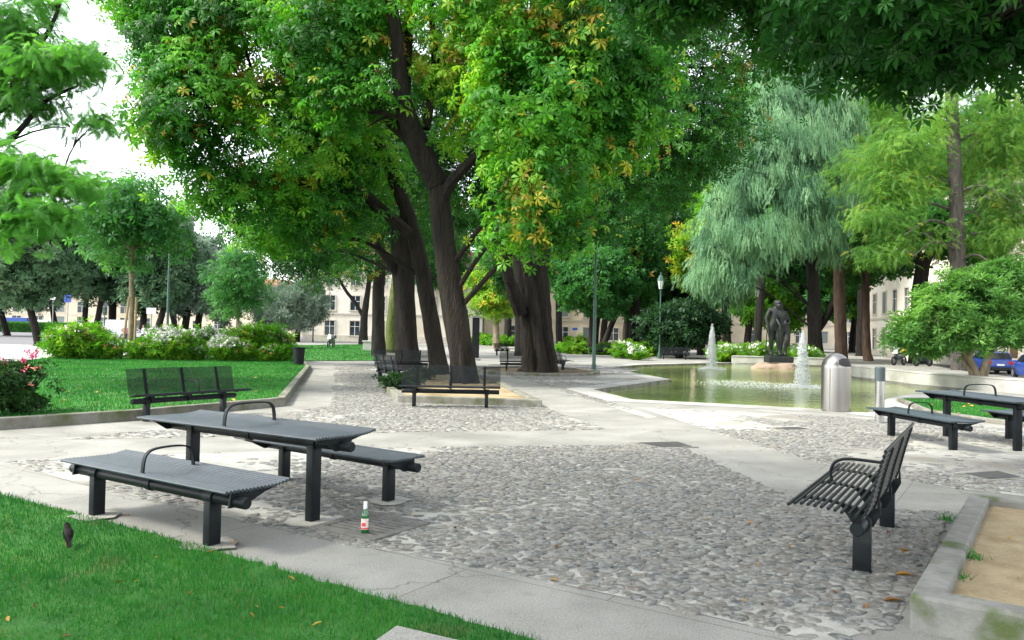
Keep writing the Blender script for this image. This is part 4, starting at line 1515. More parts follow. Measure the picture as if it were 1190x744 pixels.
def ring_tube(V, F, pts, rad, nseg, amp, seed, flute=0.0, vs=1.0):
    """bark-covered limb: rings pushed in and out by noise"""
    n0 = len(V)
    P = [Vector(p) for p in pts]
    prev = None
    sg = seed * 3.7
    rings = []
    for i, p in enumerate(P):
        t = (P[min(i + 1, len(P) - 1)] - P[max(i - 1, 0)]).normalized()
        if prev is None:
            a = Vector((1, 0, 0)) if abs(t.x) < 0.9 else Vector((0, 1, 0))
            u = (a - t * a.dot(t)).normalized()
        else:
            u = (prev - t * prev.dot(t)).normalized()
        prev = u
        w = t.cross(u)
        ang = np.linspace(0, 2 * PI, nseg, endpoint=False)
        q = np.stack([np.cos(ang) * 2.2 + sg + 20, np.sin(ang) * 2.2 + 20, np.full(nseg, p.z * 0.55 * vs + sg)], 1)
        nn = vnoise(q) - 0.5
        q2 = np.stack([np.cos(ang) * 5 + sg + 20, np.sin(ang) * 5 + 20, np.full(nseg, p.z * 1.6 * vs)], 1)
        nn = nn + 0.45 * (vnoise(q2) - 0.5)
        if nseg >= 18:
            q3 = np.stack([np.cos(ang) * 11 + sg + 20, np.sin(ang) * 11 + 20, np.full(nseg, p.z * 1.9 * vs + 3)], 1)
            nn = nn + 0.42 * (np.abs(vnoise(q3) - 0.5) * 2 - 0.4)
        r = rad[i] * (1 + amp * nn + flute * np.abs(np.sin(ang * 3.5 + p.z * 0.35)) - flute * .5)
        for k in range(nseg):
            V.append(tuple(p + (u * math.cos(ang[k]) + w * math.sin(ang[k])) * r[k]))
    for i in range(len(P) - 1):
        for k in range(nseg):
            a, b = n0 + i * nseg + k, n0 + i * nseg + (k + 1) % nseg
            F.append((a, b, b + nseg, a + nseg))


def resample(pts, rad, step):
    sp = spline(pts, 8)
    rr = []
    for i in range(len(pts) - 1):
        for k in range(8):
            rr.append(rad[i] + (rad[i + 1] - rad[i]) * k / 8)
    rr.append(rad[-1])
    L_ = sum((b - a).length for a, b in zip(sp, sp[1:]))
    n = max(4, int(L_ / step))
    idx = np.linspace(0, len(sp) - 1, n)
    P, R = [], []
    for f in idx:
        i = min(int(f), len(sp) - 2)
        P.append(sp[i].lerp(sp[i + 1], f - i))
        R.append(rr[i] + (rr[i + 1] - rr[i]) * (f - i))
    return P, R


def crown_points(blobs, n, seed, shell=0.55, gap=0.36, gfreq=0.8, lump=0.5):
    rg = np.random.default_rng(seed)
    B = np.array([b[:6] for b in blobs], float)
    wgt = (B[:, 3] * B[:, 4] * B[:, 5]) ** (2 / 3)
    wgt = wgt / wgt.sum()
    m = int(n * 1.9)
    bi = rg.choice(len(B), m, p=wgt)
    d = rg.normal(size=(m, 3))
    d /= np.linalg.norm(d, axis=1, keepdims=True)
    r = 1 - shell * rg.random(m) ** 1.4
    r = r * (1 - lump * 0.5 + lump * vnoise(d * 1.9 + 12 + bi[:, None] * 3.1))
    p = B[bi, :3] + d * r[:, None] * B[bi, 3:6]
    k = vnoise(p * gfreq + 31) > gap
    p, d, bi = p[k], d[k], bi[k]
    # drop points deep inside another blob
    return p[:n], d[:n], bi[:n]


# tone of a crown's leaves runs from clump to clump
def crown(name, parent, base, blobs, n, tm, size, mat, seed, spray=1, spread=0.3, mode='leaf', upw=0.8, outw=0.6, rnd=0.5, scorch=0.72, shell=0.55, gap=0.36, gfreq=0.8, zmin=None, tone0=0.0, lump=0.5):
    rg = np.random.default_rng(seed + 100)
    p, d, bi = crown_points(blobs, n, seed, shell, gap, gfreq, lump)
    p = np.repeat(p, spray, 0)
    d = np.repeat(d, spray, 0)
    m = len(p)
    if spray > 1:
        p = p + rg.normal(0, 1, (m, 3)) * np.array([spread, spread, spread * 0.55])
    if zmin is not None:
        k = p[:, 2] > zmin
        p, d = p[k], d[k]
        m = len(p)
    if mode == 'leaf':
        nrm = np.array([0, 0, upw]) + d * outw + rg.normal(0, rnd, (m, 3))
        dr = d * np.array([1, 1, 0.3]) + rg.normal(0, 0.7, (m, 3)) + np.array([0, 0, -0.25])
    elif mode == 'frond':
        nrm = np.array([0, 0, 1.0]) + d * 0.25 + rg.normal(0, 0.25, (m, 3))
        dr = d * np.array([1, 1, 0.2]) + rg.normal(0, 0.6, (m, 3)) * np.array([1, 1, .4])
    else:                                                     # hanging
        nrm = d * np.array([1, 1, 0]) + rg.normal(0, 0.6, (m, 3)) * np.array([1, 1, 0.1])
        dr = np.array([0, 0, -1.0]) + d * 0.38 * np.array([1, 1, 0]) + rg.normal(0, 0.22, (m, 3))
    R = frames(nrm, dr)
    s = size * rg.uniform(0.5, 1.22, m)
    V, F = instance(tm[0], tm[1], p - np.array(base), R, s)
    tone = 0.95 * (vnoise(p * 0.7 + 5) - .5) + 0.30 * (vnoise(p * 2.1 + 9) - .5) + 0.36 * rg.random(m) + 0.24 + tone0
    tone = np.clip(tone, 0, 0.84)
    if scorch < 1:
        sc = (vnoise(p * 0.62 + 19) * 0.7 + vnoise(p * 2.0 + 40) * 0.3 > scorch - 0.10) & (rg.random(m) < 0.55)
        sc |= rg.random(m) > 0.985
        tone[sc] = rg.uniform(0.85, 1.0, sc.sum())
    return np_obj(name, V, F, mat, parent, tone=np.repeat(tone, len(tm[0])))


def tree(name, label, group, base, limbs, blobs, bark, leaf, n, tm, size, seed, auto=True, nseg=14, amp=0.28, flute=0.0, step=0.35, branch_r=0.07, cat='tree', **kw):
    base = np.array([base[0], base[1], base[2] if len(base) > 2 else 0.0])
    t = thing(name, label, cat, tuple(base), 0, group)
    V, F = [], []
    allp = []
    for j, (pts, rad) in enumerate(limbs):
        P, R = resample(pts, rad, step)
        allp += [(q, r) for q, r in zip(P, R)]
        P = [q - Vector(base) for q in P]
        ring_tube(V, F, P, R, nseg if R[0] > 0.15 else 8, amp, seed + j, flute if j == 0 else 0)
    if auto:
        rg = random.Random(seed)
        for bl in blobs:
            c = Vector(bl[:3])
            cand = [(q, r) for q, r in allp if q.z < c.z - 0.2]
            if not cand:
                cand = allp
            q, r = min(cand, key=lambda a: (a[0] - c).length + 0.6 * abs(c.z - a[0].z - (c - a[0]).length * 0.6))
            mid = q.lerp(c, 0.5) + Vector((rg.uniform(-.3, .3), rg.uniform(-.3, .3), 0.12 * (c - q).length))
            br = min(r * 0.7, branch_r)
            P, R = resample([q, mid, c], [br, br * .7, br * .3], step)
            ring_tube(V, F, [a - Vector(base) for a in P], R, 8, amp * .6, seed + 9)
            for s in range(3):
                e = c + Vector((rg.uniform(-1, 1) * bl[3], rg.uniform(-1, 1) * bl[4], rg.uniform(-.5, .9) * bl[5])) * 0.8
                P, R = resample([mid, mid.lerp(e, .5) + Vector((0, 0, .1)), e], [br * .5, br * .35, br * .12], step * 1.5)
                ring_tube(V, F, [a - Vector(base) for a in P], R, 6, amp * .4, seed + s)
    np_obj('trunk', V, [np.array(F)], bark, t, smooth=True)
    crown('crown', t, base, blobs, n, tm, size, leaf, seed, **kw)
    return t


def pb(px, py, d, rx, ry=None, rz=None):
    """crown lobe from the photograph at distance d, radii in metres"""
    c = atd(px, py, d)
    return (c[0], c[1], c[2], rx, ry or rx, rz or rx * .85)


def A(px, py, d):
    return Vector(atd(px, py, d))


# ---- the chestnuts of the middle bed
GC = 'horse chestnuts of the plaza'
b1 = at(540, 449)
d1 = b1[1]
L1 = [([Vector(b1) - Vector((0, 0, .1)), A(538, 425, d1), A(527, 350, d1), A(512, 250, d1), A(508, 205, d1)], [0.50, 0.40, 0.35, 0.30, 0.27]),
      ([A(508, 215, d1), A(484, 165, d1 - .3), A(467, 110, d1 - .6), A(462, 50, d1 - .8), A(448, -30, d1 - 1)], [0.34, 0.33, 0.24, 0.20, 0.15]),
      ([A(510, 235, d1), A(528, 208, d1 - .3), A(556, 178, d1 - .6), A(590, 140, d1 - 1)], [0.20, 0.16, 0.12, 0.08]),
      ([A(470, 120, d1 - .5), A(474, 50, d1 - .2), A(480, -20, d1)], [0.16, 0.14, 0.11]),
      ([A(490, 175, d1 - .3), A(440, 130, d1 + .5), A(370, 80, d1 + .5), A(320, 50, d1)], [0.22, 0.17, 0.13, 0.08]),
      ([A(495, 150, d1), A(505, 80, d1 + .3), A(500, 0, d1 + .5)], [0.14, 0.12, 0.08])]
B1 = [pb(545, 60, 24, 1.9, 2, 2.2), pb(615, 110, 21.5, 2.0, 1.9, 1.9), pb(690, 55, 22, 2.5, 2.2, 2.4), pb(640, 205, 21.5, 1.6, 1.5, 1.6), pb(610, 0, 22.5, 3.2, 3, 2.2),
      pb(740, 110, 23, 1.6, 1.5, 1.9), pb(600, 262, 21.5, 1.0, 0.9, 0.9), pb(660, 265, 22, .8, .8, .75), pb(700, 160, 22, 1.5, 1.3, 1.4), pb(420, 130, 22.5, 1.3, 1.2, 1.0), pb(395, 40, 23, 1.9, 1.9, 1.8),
      pb(560, 160, 23.5, 1.2, 1.2, 1.0), pb(430, -10, 24, 2.4, 2.2, 1.8)]
tree('horse_chestnut', 'tall chestnut with a thick trunk leaning left behind the middle bench, forking into bare limbs', GC, b1, L1, B1, M['bark'], M['lf_chestnut'], 2900, T_PALM, 0.285, 21, spray=5, spread=0.30, upw=.7, outw=.85, rnd=.38, gap=.40, nseg=44, step=0.16, scorch=0.78, branch_r=.09)

b2 = at(511, 438)
d2 = b2[1]
L2 = [([Vector(b2) - Vector((0, 0, .1)), A(508, 415, d2), A(495, 340, d2), A(480, 270, d2), A(455, 200, d2), A(420, 120, d2 - .5)], [0.38, 0.31, 0.29, 0.26, 0.22, 0.16]),
      ([A(480, 275, d2), A(440, 240, d2 - 1), A(380, 190, d2 - 1.5), A(310, 140, d2 - 2)], [0.2, 0.17, 0.13, 0.08])]
B2 = [pb(300, 60, 25, 3.0, 2.6, 2.4), pb(235, 125, 24, 2.1, 2, 1.9), pb(335, 165, 26, 2.7, 2.6, 2.0), pb(205, 55, 25, 1.5, 1.6, 1.6), pb(195, 150, 24.5, 1.2, 1.3, 1.2), pb(290, 225, 26.5, 2.2, 2.2, 1.35),
      pb(375, 90, 27, 2.4, 2.4, 2.2), pb(250, -10, 26, 3.4, 2.6, 2.2), pb(380, 245, 28, 2.2, 2.2, 1.5), pb(345, -20, 26, 3, 2.6, 2), pb(240, 215, 25.5, 1.2, 1.2, .9), pb(320, 275, 28, 1.3, 1.3, .8), pb(420, 190, 28.5, 2, 2, 1.6), pb(170, 0, 25, 1.3, 1.3, 1.2)]
tree('horse_chestnut', 'chestnut with a slimmer reddish-brown leaning trunk, immediately left of the thickest leaning one', GC, b2, L2, B2, M['bark'], M['lf_chestnut'], 3400, T_PALM, 0.285, 33, spray=5, spread=0.30, upw=.7, outw=.85, rnd=.38, gap=.39, nseg=36, step=0.18, scorch=0.76, branch_r=.09)

b3 = at(474, 428)
d3 = b3[1]
L3 = [([Vector(b3) - Vector((0, 0, .1)), A(473, 405, d3), A(470, 350, d3), A(468, 300, d3), A(462, 240, d3), A(440, 160, d3)], [0.60, 0.48, 0.46, 0.48, 0.38, 0.25]),
      ([A(466, 325, d3), A(452, 305, d3 - .5), A(438, 285, d3 - 1), A(415, 250, d3 - 1)], [0.2, 0.17, 0.14, 0.09])]
B3 = [pb(440, 220, d3, 3, 3, 2.2), pb(370, 270, d3 + 1, 2.6, 2.6, 1.5), pb(480, 140, d3 + 2, 3.5, 3, 3), pb(420, 130, d3 + 2, 3.4, 3, 3), pb(350, 300, d3 + 2, 1.8, 1.8, 1.0), pb(530, 190, d3 + 2, 2.4, 2.2, 2), pb(300, 240, d3 + 2, 2.6, 2.6, 2.2)]
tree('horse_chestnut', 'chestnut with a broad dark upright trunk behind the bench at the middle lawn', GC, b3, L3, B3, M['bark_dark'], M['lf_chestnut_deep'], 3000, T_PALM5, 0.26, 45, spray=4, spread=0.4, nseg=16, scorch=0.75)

b4 = at(440, 414)
d4 = b4[1]
L4 = [([Vector(b4), A(440, 390, d4), A(440, 340, d4), A(442, 300, d4), A(435, 240, d4)], [0.50, 0.40, 0.37, 0.35, 0.3])]
B4 = [pb(430, 230, d4, 4.5, 4, 3), pb(360, 280, d4, 3.2, 3, 2), pb(420, 300, d4, 3.0, 3, 1.4), pb(480, 250, d4 + 2, 3, 3, 2.5), pb(390, 200, d4 + 2, 4, 3.5, 3.5)]
tree('horse_chestnut', 'chestnut with a straight dark trunk at the edge of the middle lawn', GC, b4, L4, B4, M['bark_dark'], M['lf_chestnut_deep'], 2300, T_PALM5, 0.28, 52, spray=4, spread=0.45, scorch=0.78)
b4b = at(455, 410)
dd = b4b[1]
tree('horse_chestnut', 'leaning trunk covered in bright green moss between two dark chestnut trunks', GC, b4b, [([Vector(b4b), A(455, 380, dd), A(459, 340, dd), A(464, 290, dd), A(468, 230, dd)], [0.5, 0.42, 0.36, 0.32, 0.25])],
     [pb(480, 230, dd + 2, 4, 4, 3), pb(500, 280, dd + 3, 3, 3, 1.8)], M['bark_moss'], M['lf_chestnut_deep'], 900, T_PALM5, 0.28, 57, spray=4, spread=0.45, scorch=0.8)
b4c = at(422, 401)
dd = b4c[1]
tree('horse_chestnut', 'small forked chestnut in front of the cream building, left of the trunk row', GC, b4c, [([Vector(b4c), A(423, 380, dd), A(424, 360, dd), A(428, 335, dd), A(430, 310, dd)], [0.55, 0.42, 0.38, 0.30, 0.25]), ([A(422, 368, dd), A(413, 352, dd), A(402, 338, dd), A(392, 320, dd)], [0.22, 0.20, 0.17, 0.12])],
     [pb(400, 310, dd, 5, 4, 2.6), pb(430, 300, dd, 4, 4, 3), pb(370, 318, dd, 3.6, 3, 2.4), pb(340, 300, dd, 3, 3, 2.2), pb(400, 270, dd, 5, 4, 4)], M['bark_dark'], M['lf_chestnut_deep'], 1700, T_PALM5, 0.34, 61, spray=3, spread=0.5, scorch=0.8)

# the thick fluted one
b5 = at(626, 434)
d5 = b5[1]
L5 = [([Vector(b5) - Vector((0, 0, .1)), A(627, 424, d5), A(623, 385, d5), A(619, 340, d5), A(613, 290, d5), A(606, 230, d5), A(600, 150, d5)], [0.84, 0.68, 0.60, 0.60, 0.60, 0.5, 0.4]),
      ([A(618, 330, d5), A(630, 280, d5 - .3), A(650, 220, d5), A(690, 150, d5)], [0.5, 0.48, 0.4, 0.28]),
      ([A(606, 365, d5 - .5), A(597, 340, d5 - .8), A(590, 318, d5 - 1), A(587, 300, d5 - 1), A(578, 262, d5 - 1)], [0.26, 0.24, 0.21, 0.2, 0.15])]
B5 = [pb(720, 120, 34, 3.8, 3.6, 4), pb(800, 140, 34, 2.5, 2.6, 2.9), pb(650, 235, 35.5, 2.6, 2.6, 1.6), pb(750, 215, 35, 2.7, 2.6, 1.8), pb(600, 170, 37, 3, 3, 3), pb(820, 110, 35, 1.9, 2, 2.0), pb(690, 255, 34, 1.8, 1.8, 1.0), pb(780, 40, 34, 3.6, 3, 3.2), pb(660, 40, 35, 4.2, 3.5, 3.5),
      pb(560, 240, 38, 2.5, 2.5, 2), pb(560, 60, 37, 4, 3, 3.5), pb(820, 180, 35, 1.4, 1.4, 1.0), pb(510, 110, 38, 3.2, 3, 3.5), pb(845, 60, 35, 2.4, 2.2, 2.4), pb(800, 0, 36, 3, 3, 2), pb(850, 150, 36, 1.6, 1.6, 1.6)]
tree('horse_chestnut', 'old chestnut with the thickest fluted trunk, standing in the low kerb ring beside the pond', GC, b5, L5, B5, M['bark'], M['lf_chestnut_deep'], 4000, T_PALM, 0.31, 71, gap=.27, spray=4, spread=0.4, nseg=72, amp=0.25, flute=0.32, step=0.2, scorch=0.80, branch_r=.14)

# ---- chestnut whose boughs hang into the top right corner, rooted in the sandy bed
b6 = np.array([5.15, 4.75, 0.1])
L6 = [([Vector(b6), Vector((5.15, 4.78, 1.0)), Vector((5.1, 4.9, 3.0)), Vector((5.0, 5.3, 5.0)), Vector((4.8, 6.0, 6.5))], [0.36, 0.29, 0.25, 0.22, 0.15]),
      ([Vector((5.08, 4.9, 3.2)), Vector((4.6, 6.0, 4.9)), Vector((3.9, 7.2, 5.6)), Vector((3.0, 8.4, 6.1))], [0.16, 0.13, 0.09, 0.05]),
      ([Vector((5.05, 5.1, 4.0)), Vector((5.4, 6.5, 5.2)), Vector((5.6, 8.0, 5.8))], [0.14, 0.1, 0.05]),
      ([Vector((5.0, 5.2, 4.6)), Vector((3.6, 5.4, 6.0)), Vector((2.4, 5.8, 6.8))], [0.14, 0.1, 0.05])]
B6 = [pb(800, 0, 9.2, .75, .9, .55), pb(850, 25, 9, .7, .8, .55), pb(905, -5, 8.8, .85, .9, .60), pb(960, 15, 8.6, .75, .9, .65), pb(1020, 40, 8.4, .7, .8, .6), pb(1065, 60, 8.2, .55, .7, .55), pb(1110, 35, 8.2, .75, .8, .6), pb(1170, 30, 8.2, .8, .9, .6),
      pb(1010, -30, 8, 1.1, 1.2, .7), pb(1130, -40, 8, 1.2, 1.2, .7), pb(880, -70, 8.5, 1.3, 1.2, .8), pb(1240, 20, 8, 1.0, 1.0, .7), pb(1050, -150, 8.2, 1.8, 1.8, 1.0), pb(1250, -150, 7.5, 1.8, 1.8, 1.2), pb(840, -160, 8.3, 1.5, 1.5, 1.0), pb(1050, -20, 6.5, 1.0, 1.0, .5),
      (5.2, 4.6, 7.5, 2.2, 2.2, 1.6), (3.3, 5.2, 7.4, 1.8, 1.8, 1.2), (6.8, 6.5, 6.4, 1.6, 1.8, 1.4), (3.2, 8.2, 7.6, 2.0, 1.8, .9), (5.2, 8.0, 7.4, 2.0, 1.8, 1.0), (1.6, 7.6, 7.9, 1.6, 1.6, .8), (4.2, 6.6, 8.6, 2.4, 2.2, .9), (3.0, 9.4, 8.6, 2.6, 2.2, .8), (6.0, 9.0, 8.4, 2.4, 2.2, .9), (5.0, 2.6, 7.4, 2.2, 2.2, 1.2), (2.4, 3.4, 7.8, 2.0, 2.0, 1.0), (2.6, 6.2, 6.9, 1.4, 1.2, .7), pb(780, -45, 9.3, .9, .9, .6), pb(950, -60, 8.4, 1.2, 1.2, .8)]
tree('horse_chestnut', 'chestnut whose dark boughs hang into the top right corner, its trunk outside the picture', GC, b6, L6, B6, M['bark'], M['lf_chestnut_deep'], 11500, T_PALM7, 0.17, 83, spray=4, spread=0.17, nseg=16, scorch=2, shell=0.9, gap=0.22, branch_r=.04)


# ---- unseen chestnut added beyond the left edge so its crown shades the near benches
bt = (-9.5, 1.5, 0)
tree('horse_chestnut', 'unseen chestnut added beyond the left edge of the view to shade the near benches', GC, bt, [([Vector((-9.5, 1.5, -.1)), Vector((-9.5, 1.5, 1)), Vector((-9.2, 2.2, 4)), Vector((-8.3, 3.6, 7.5)), Vector((-7, 4.5, 10))], [.45, .36, .32, .25, .1])],
     [(-6.3, 4.8, 9.6, 2.8, 2.8, 1.7), (-8.5, 3.0, 9.8, 3, 3, 1.8), (-4.2, 4.0, 10.2, 2.4, 2.6, 1.4), (-6.5, 7.2, 10.2, 2.4, 2.2, 1.3), (-9.8, 6.0, 9.8, 2.6, 2.6, 1.8), (-10, 0, 9, 2.8, 2.8, 2), (-6, 1.6, 10, 2.8, 2.8, 1.6), (-7.5, 4, 11.5, 3, 3, 1.6), (-3.2, 6.8, 11.2, 2.2, 2, 1.0)], M['bark_dark'], M['lf_chestnut_deep'], 1150, T_PALM5, 0.33, 91, spray=4, spread=.4, scorch=.85, gap=.3)


# ---- general builder: a rounded tree fitted to its outline in the photograph
def round_tree(name, label, group, px, basey, rect, tr, bark, leaf, tm, size, n, seed, gz=0.0, lobes=11, dist=None, lean=0, zf=0.85, **kw):
    if dist is None:
        b = at(px, basey, gz)
        d = b[1]
    else:
        d = dist
        q = atd(px, 390, d)
        b = np.array([q[0], q[1], gz])
    x0, y0, x1, y1 = rect
    c = atd((x0 + x1) / 2, (y0 + y1) / 2, d)
    k = d / F0
    RX, RZ = (x1 - x0) / 2 * k, (y1 - y0) / 2 * k
    rg = random.Random(seed)
    bl = []
    for i in range(lobes):
        a = i * 2.399
        v = 1 - 2 * (i + 0.5) / lobes
        h = math.sqrt(1 - v * v)
        s = 0.60 + rg.uniform(-.08, .10)
        f = rg.uniform(0.34, 0.52)
        bl.append((c[0] + RX * h * math.cos(a) * s, c[1] + RX * h * math.sin(a) * s, c[2] + RZ * v * s, RX * f * 1.15, RX * f * 1.15, max(RZ * f * zf, .3)))
    bl.append((c[0], c[1], c[2], RX * .6, RX * .6, RZ * .6))
    top = Vector((c[0] + lean * k, c[1], c[2] + RZ * .35))
    low = c[2] - RZ * 0.6
    mid = Vector(b).lerp(Vector((c[0], c[1], low)), 0.55)
    L_ = [([Vector(b) - Vector((0, 0, .1)), Vector(b) + Vector((0, 0, .35)), mid, Vector((c[0], c[1], low)), top], [tr * 1.35, tr * 1.05, tr * .9, tr * .75, tr * .25])]
    return tree(name, label, group, b, L_, bl, bark, leaf, n, tm, size, seed, step=0.45, nseg=12, branch_r=tr * .45, **kw)


NOS = dict(scorch=2)
GL = 'trees along the left road'
# young staked tree
t = round_tree('young_chestnut', 'young dark green tree tied to two wooden stakes on the raised lawn', 'young trees on the lawns', 152, 417, (92, 196, 217, 325), 0.13, M['bark_pale'], M['lf_maple'], T_PALM5, 0.36, 800, 101, gz=0.13, spray=3, spread=.3, gap=.3, **NOS)
for px in (141.5, 157):
    p = at(px, 417.5, 0.13)
    o = MB().tube([(p[0], p[1] - .1, 0.0), (p[0] + (0.25 if px < 150 else -.02), p[1], 2.9)], 0.055, 8).build('wooden_stake', M['wood'])
    tag(o, 'wooden stake to the left of the young tree\'s trunk' if px < 150 else 'wooden stake touching the right of the young tree\'s trunk', 'stake', 'stakes of the young tree')
round_tree('young_chestnut', 'bluish green round tree rising behind the right half of the flower bed', 'young trees on the lawns', 280, 404, (236, 272, 316, 378), 0.16, M['bark_pale'], M['lf_maple'], T_PALM5, 0.40, 800, 102, spray=3, spread=.35, gap=.3, tone0=-.12, **NOS)
round_tree('olive_tree', 'silvery olive tree with a dark short trunk on the far lawn', 'olive trees', 345, 397.5, (314, 322, 381, 388), 0.36, M['bark_dark'], M['lf_olive'], T_OLIVE, 0.62, 1500, 103, spray=2, spread=.5, gap=.25, **NOS)
round_tree('olive_tree', 'smaller silvery olive tree left of its neighbour on the far lawn', 'olive trees', 317, 395, (298, 334, 334, 385), 0.34, M['bark_dark'], M['lf_olive'], T_OLIVE, 0.66, 900, 104, spray=2, spread=.5, gap=.25, tone0=-.1, **NOS)
# holm oaks and their row
round_tree('holm_oak', 'dark holm oak with its trunk standing on the pale footway at the left', GL, 44, 402, (-35, 235, 100, 365), 0.27, M['bark_dark'], M['lf_holm'], T_BALL, 0.42, 1500, 110, spray=2, spread=.4, gap=.36, **NOS)
round_tree('holm_oak', 'dark holm oak whose trunk rises behind the left end of the flower shrubs', GL, 97, 392, (55, 255, 150, 355), 0.36, M['bark_dark'], M['lf_holm'], T_BALL, 0.6, 1500, 111, spray=2, spread=.5, gap=.36, **NOS)
for i, (px, x0, y0, x1, y1, d, tr, ol) in enumerate([(130, 105, 250, 160, 360, 110, .5, 0), (165, 140, 255, 200, 365, 100, .45, 0), (181, 165, 250, 225, 365, 95, .4, 0), (213, 190, 262, 250, 372, 105, .5, 1), (229, 205, 275, 262, 375, 115, .5, 1), (255, 230, 285, 300, 378, 125, .5, 1),
                                                    (8, -40, 262, 40, 372, 105, .4, 1), (-30, -80, 230, 20, 350, 100, .5, 0), (65, 25, 275, 95, 362, 130, .45, 1), (110, 80, 200, 170, 350, 130, .5, 0), (205, 150, 225, 240, 350, 135, .5, 1)]):
    lab = ['dark holm oak in the far row along the left road', 'greyish olive-green tree in the far row along the left road'][ol]
    round_tree('holm_oak' if not ol else 'grey_green_tree', lab, 'far row of dark trees at the left road' if not ol else 'far row of greyish trees at the left road', px, None, (x0, y0, x1, y1), tr, M['bark_dark'], M['lf_olive'] if ol else M['lf_holm'], T_BALL, 0.8, 900, 120 + i, dist=d, spray=2, spread=.6, gap=.34, lobes=8, **NOS)

# ---- feathery tree at the left edge
b = np.array([-17.5, 20.5, 0])
dF = 20
LF = [([Vector(b), Vector(b) + Vector((0.1, 0, 2.2)), A(-120, 200, dF), A(-40, 150, dF), A(10, 118, dF)], [0.34, 0.27, 0.22, 0.16, 0.12]),
      ([A(10, 118, dF), A(30, 70, dF), A(55, 40, dF), A(70, 5, dF)], [0.11, 0.08, 0.06, 0.03]), ([A(-50, 160, dF), A(0, 168, dF), A(24, 150, dF), A(52, 118, dF), A(90, 100, dF)], [0.10, 0.085, 0.07, 0.05, 0.03]),
      ([A(20, 110, dF), A(60, 100, dF), A(100, 80, dF), A(125, 60, dF)], [0.07, 0.05, 0.04, 0.02]), ([A(-90, 185, dF), A(-30, 210, dF), A(30, 215, dF), A(80, 230, dF)], [0.10, 0.08, 0.06, 0.03])]
BF = [pb(10, 60, 20, 1.3, 1.2, .75), pb(55, 75, 19.5, 1.0, 1.2, .5), pb(15, 28, 20, 1.0, 1.2, .5), pb(85, 62, 20, .65, .9, .35), pb(40, 118, 20, .7, .8, .38), pb(106, 72, 19.5, .4, .6, .25), pb(115, 140, 19.5, .45, .6, .25), pb(78, 148, 20, .45, .6, .25), pb(-20, 95, 21, 1.2, 1.2, .9), pb(0, 190, 19, 1.0, 1.2, .6), pb(50, 200, 18.5, .8, 1.0, .45), pb(92, 215, 18.5, .5, .8, .3), pb(15, 240, 18.5, .9, 1.0, .55), pb(60, 250, 18, .6, .7, .35), pb(-30, 250, 19, 1.1, 1.0, .8), pb(-60, 130, 20, 1.5, 1.4, 1.2), pb(50, 0, 20, .5, .6, .25), pb(20, 275, 18, .6, .7, .3)]
tree('silk_tree', 'feathery-leaved tree spreading in from the left edge over the flower beds', 'feathery trees', b, LF, BF, M['bark_dark'], M['lf_feather'], 3600, T_FROND, 0.36, 140, spray=2, spread=.2, upw=.7, outw=.7, rnd=.55, gap=.36, gfreq=1.5, shell=.9, branch_r=.03, **NOS)

# ---- right half
GR = 'tall trees round the pond'
# weeping cedar
dC = 56
bC = np.array([atd(945, 400, dC)[0] - .0, dC, 0])
LC = [([Vector(bC), A(946, 400, dC), A(945, 330, dC), A(940, 250, dC), A(930, 150, dC), A(925, 60, dC)], [0.62, 0.5, 0.45, 0.36, 0.22, 0.06])]
BC = [pb(925, 60, dC, 1.8, 1.6, 1.8), pb(900, 85, dC, 1.6, 1.6, 1.4), pb(955, 75, dC, 1.6, 1.6, 1.4), pb(965, 140, dC, 2.2, 2, 1.8), pb(860, 180, dC, 1.6, 1.8, 1.4), pb(910, 200, dC - 1, 2.6, 2, 1.8), pb(835, 240, dC, 1.4, 1.6, 1.2), pb(960, 230, dC - 1, 2, 2, 1.6), pb(905, 110, dC, 2.2, 2, 1.8), pb(950, 110, dC, 2.0, 2, 1.6), pb(880, 160, dC - 1, 2.4, 2.4, 1.8), pb(935, 165, dC - 1.5, 2.6, 2, 1.8), pb(870, 215, dC - 1, 2.6, 2.4, 1.7), pb(920, 220, dC - 2, 2.4, 2, 1.6), pb(845, 265, dC, 2.0, 2, 1.6), pb(890, 275, dC - 2, 2.6, 2, 1.8), pb(940, 265, dC - 2, 2.0, 2, 1.5), pb(838, 310, dC, 1.6, 1.6, 1.4), pb(865, 315, dC - 1, 1.2, 1.2, .9), pb(970, 190, dC, 2, 2, 1.6), pb(985, 210, dC, 1.6, 1.6, 1.4), pb(965, 285, dC - 1, 1.2, 1.2, 1.0), pb(825, 285, dC, 1.0, 1, 1.1), pb(815, 320, dC, .7, .7, .8)]
tree('weeping_cedar', 'tall weeping cedar with bluish hanging sprays behind the bronze statue', GR, bC, LC, BC, M['bark_dark'], M['lf_cedar'], 8200, T_STRAND, 0.95, 150, mode='hang', spray=2, spread=.42, gap=.36, gfreq=.9, shell=.85, lump=.9, scorch=2)

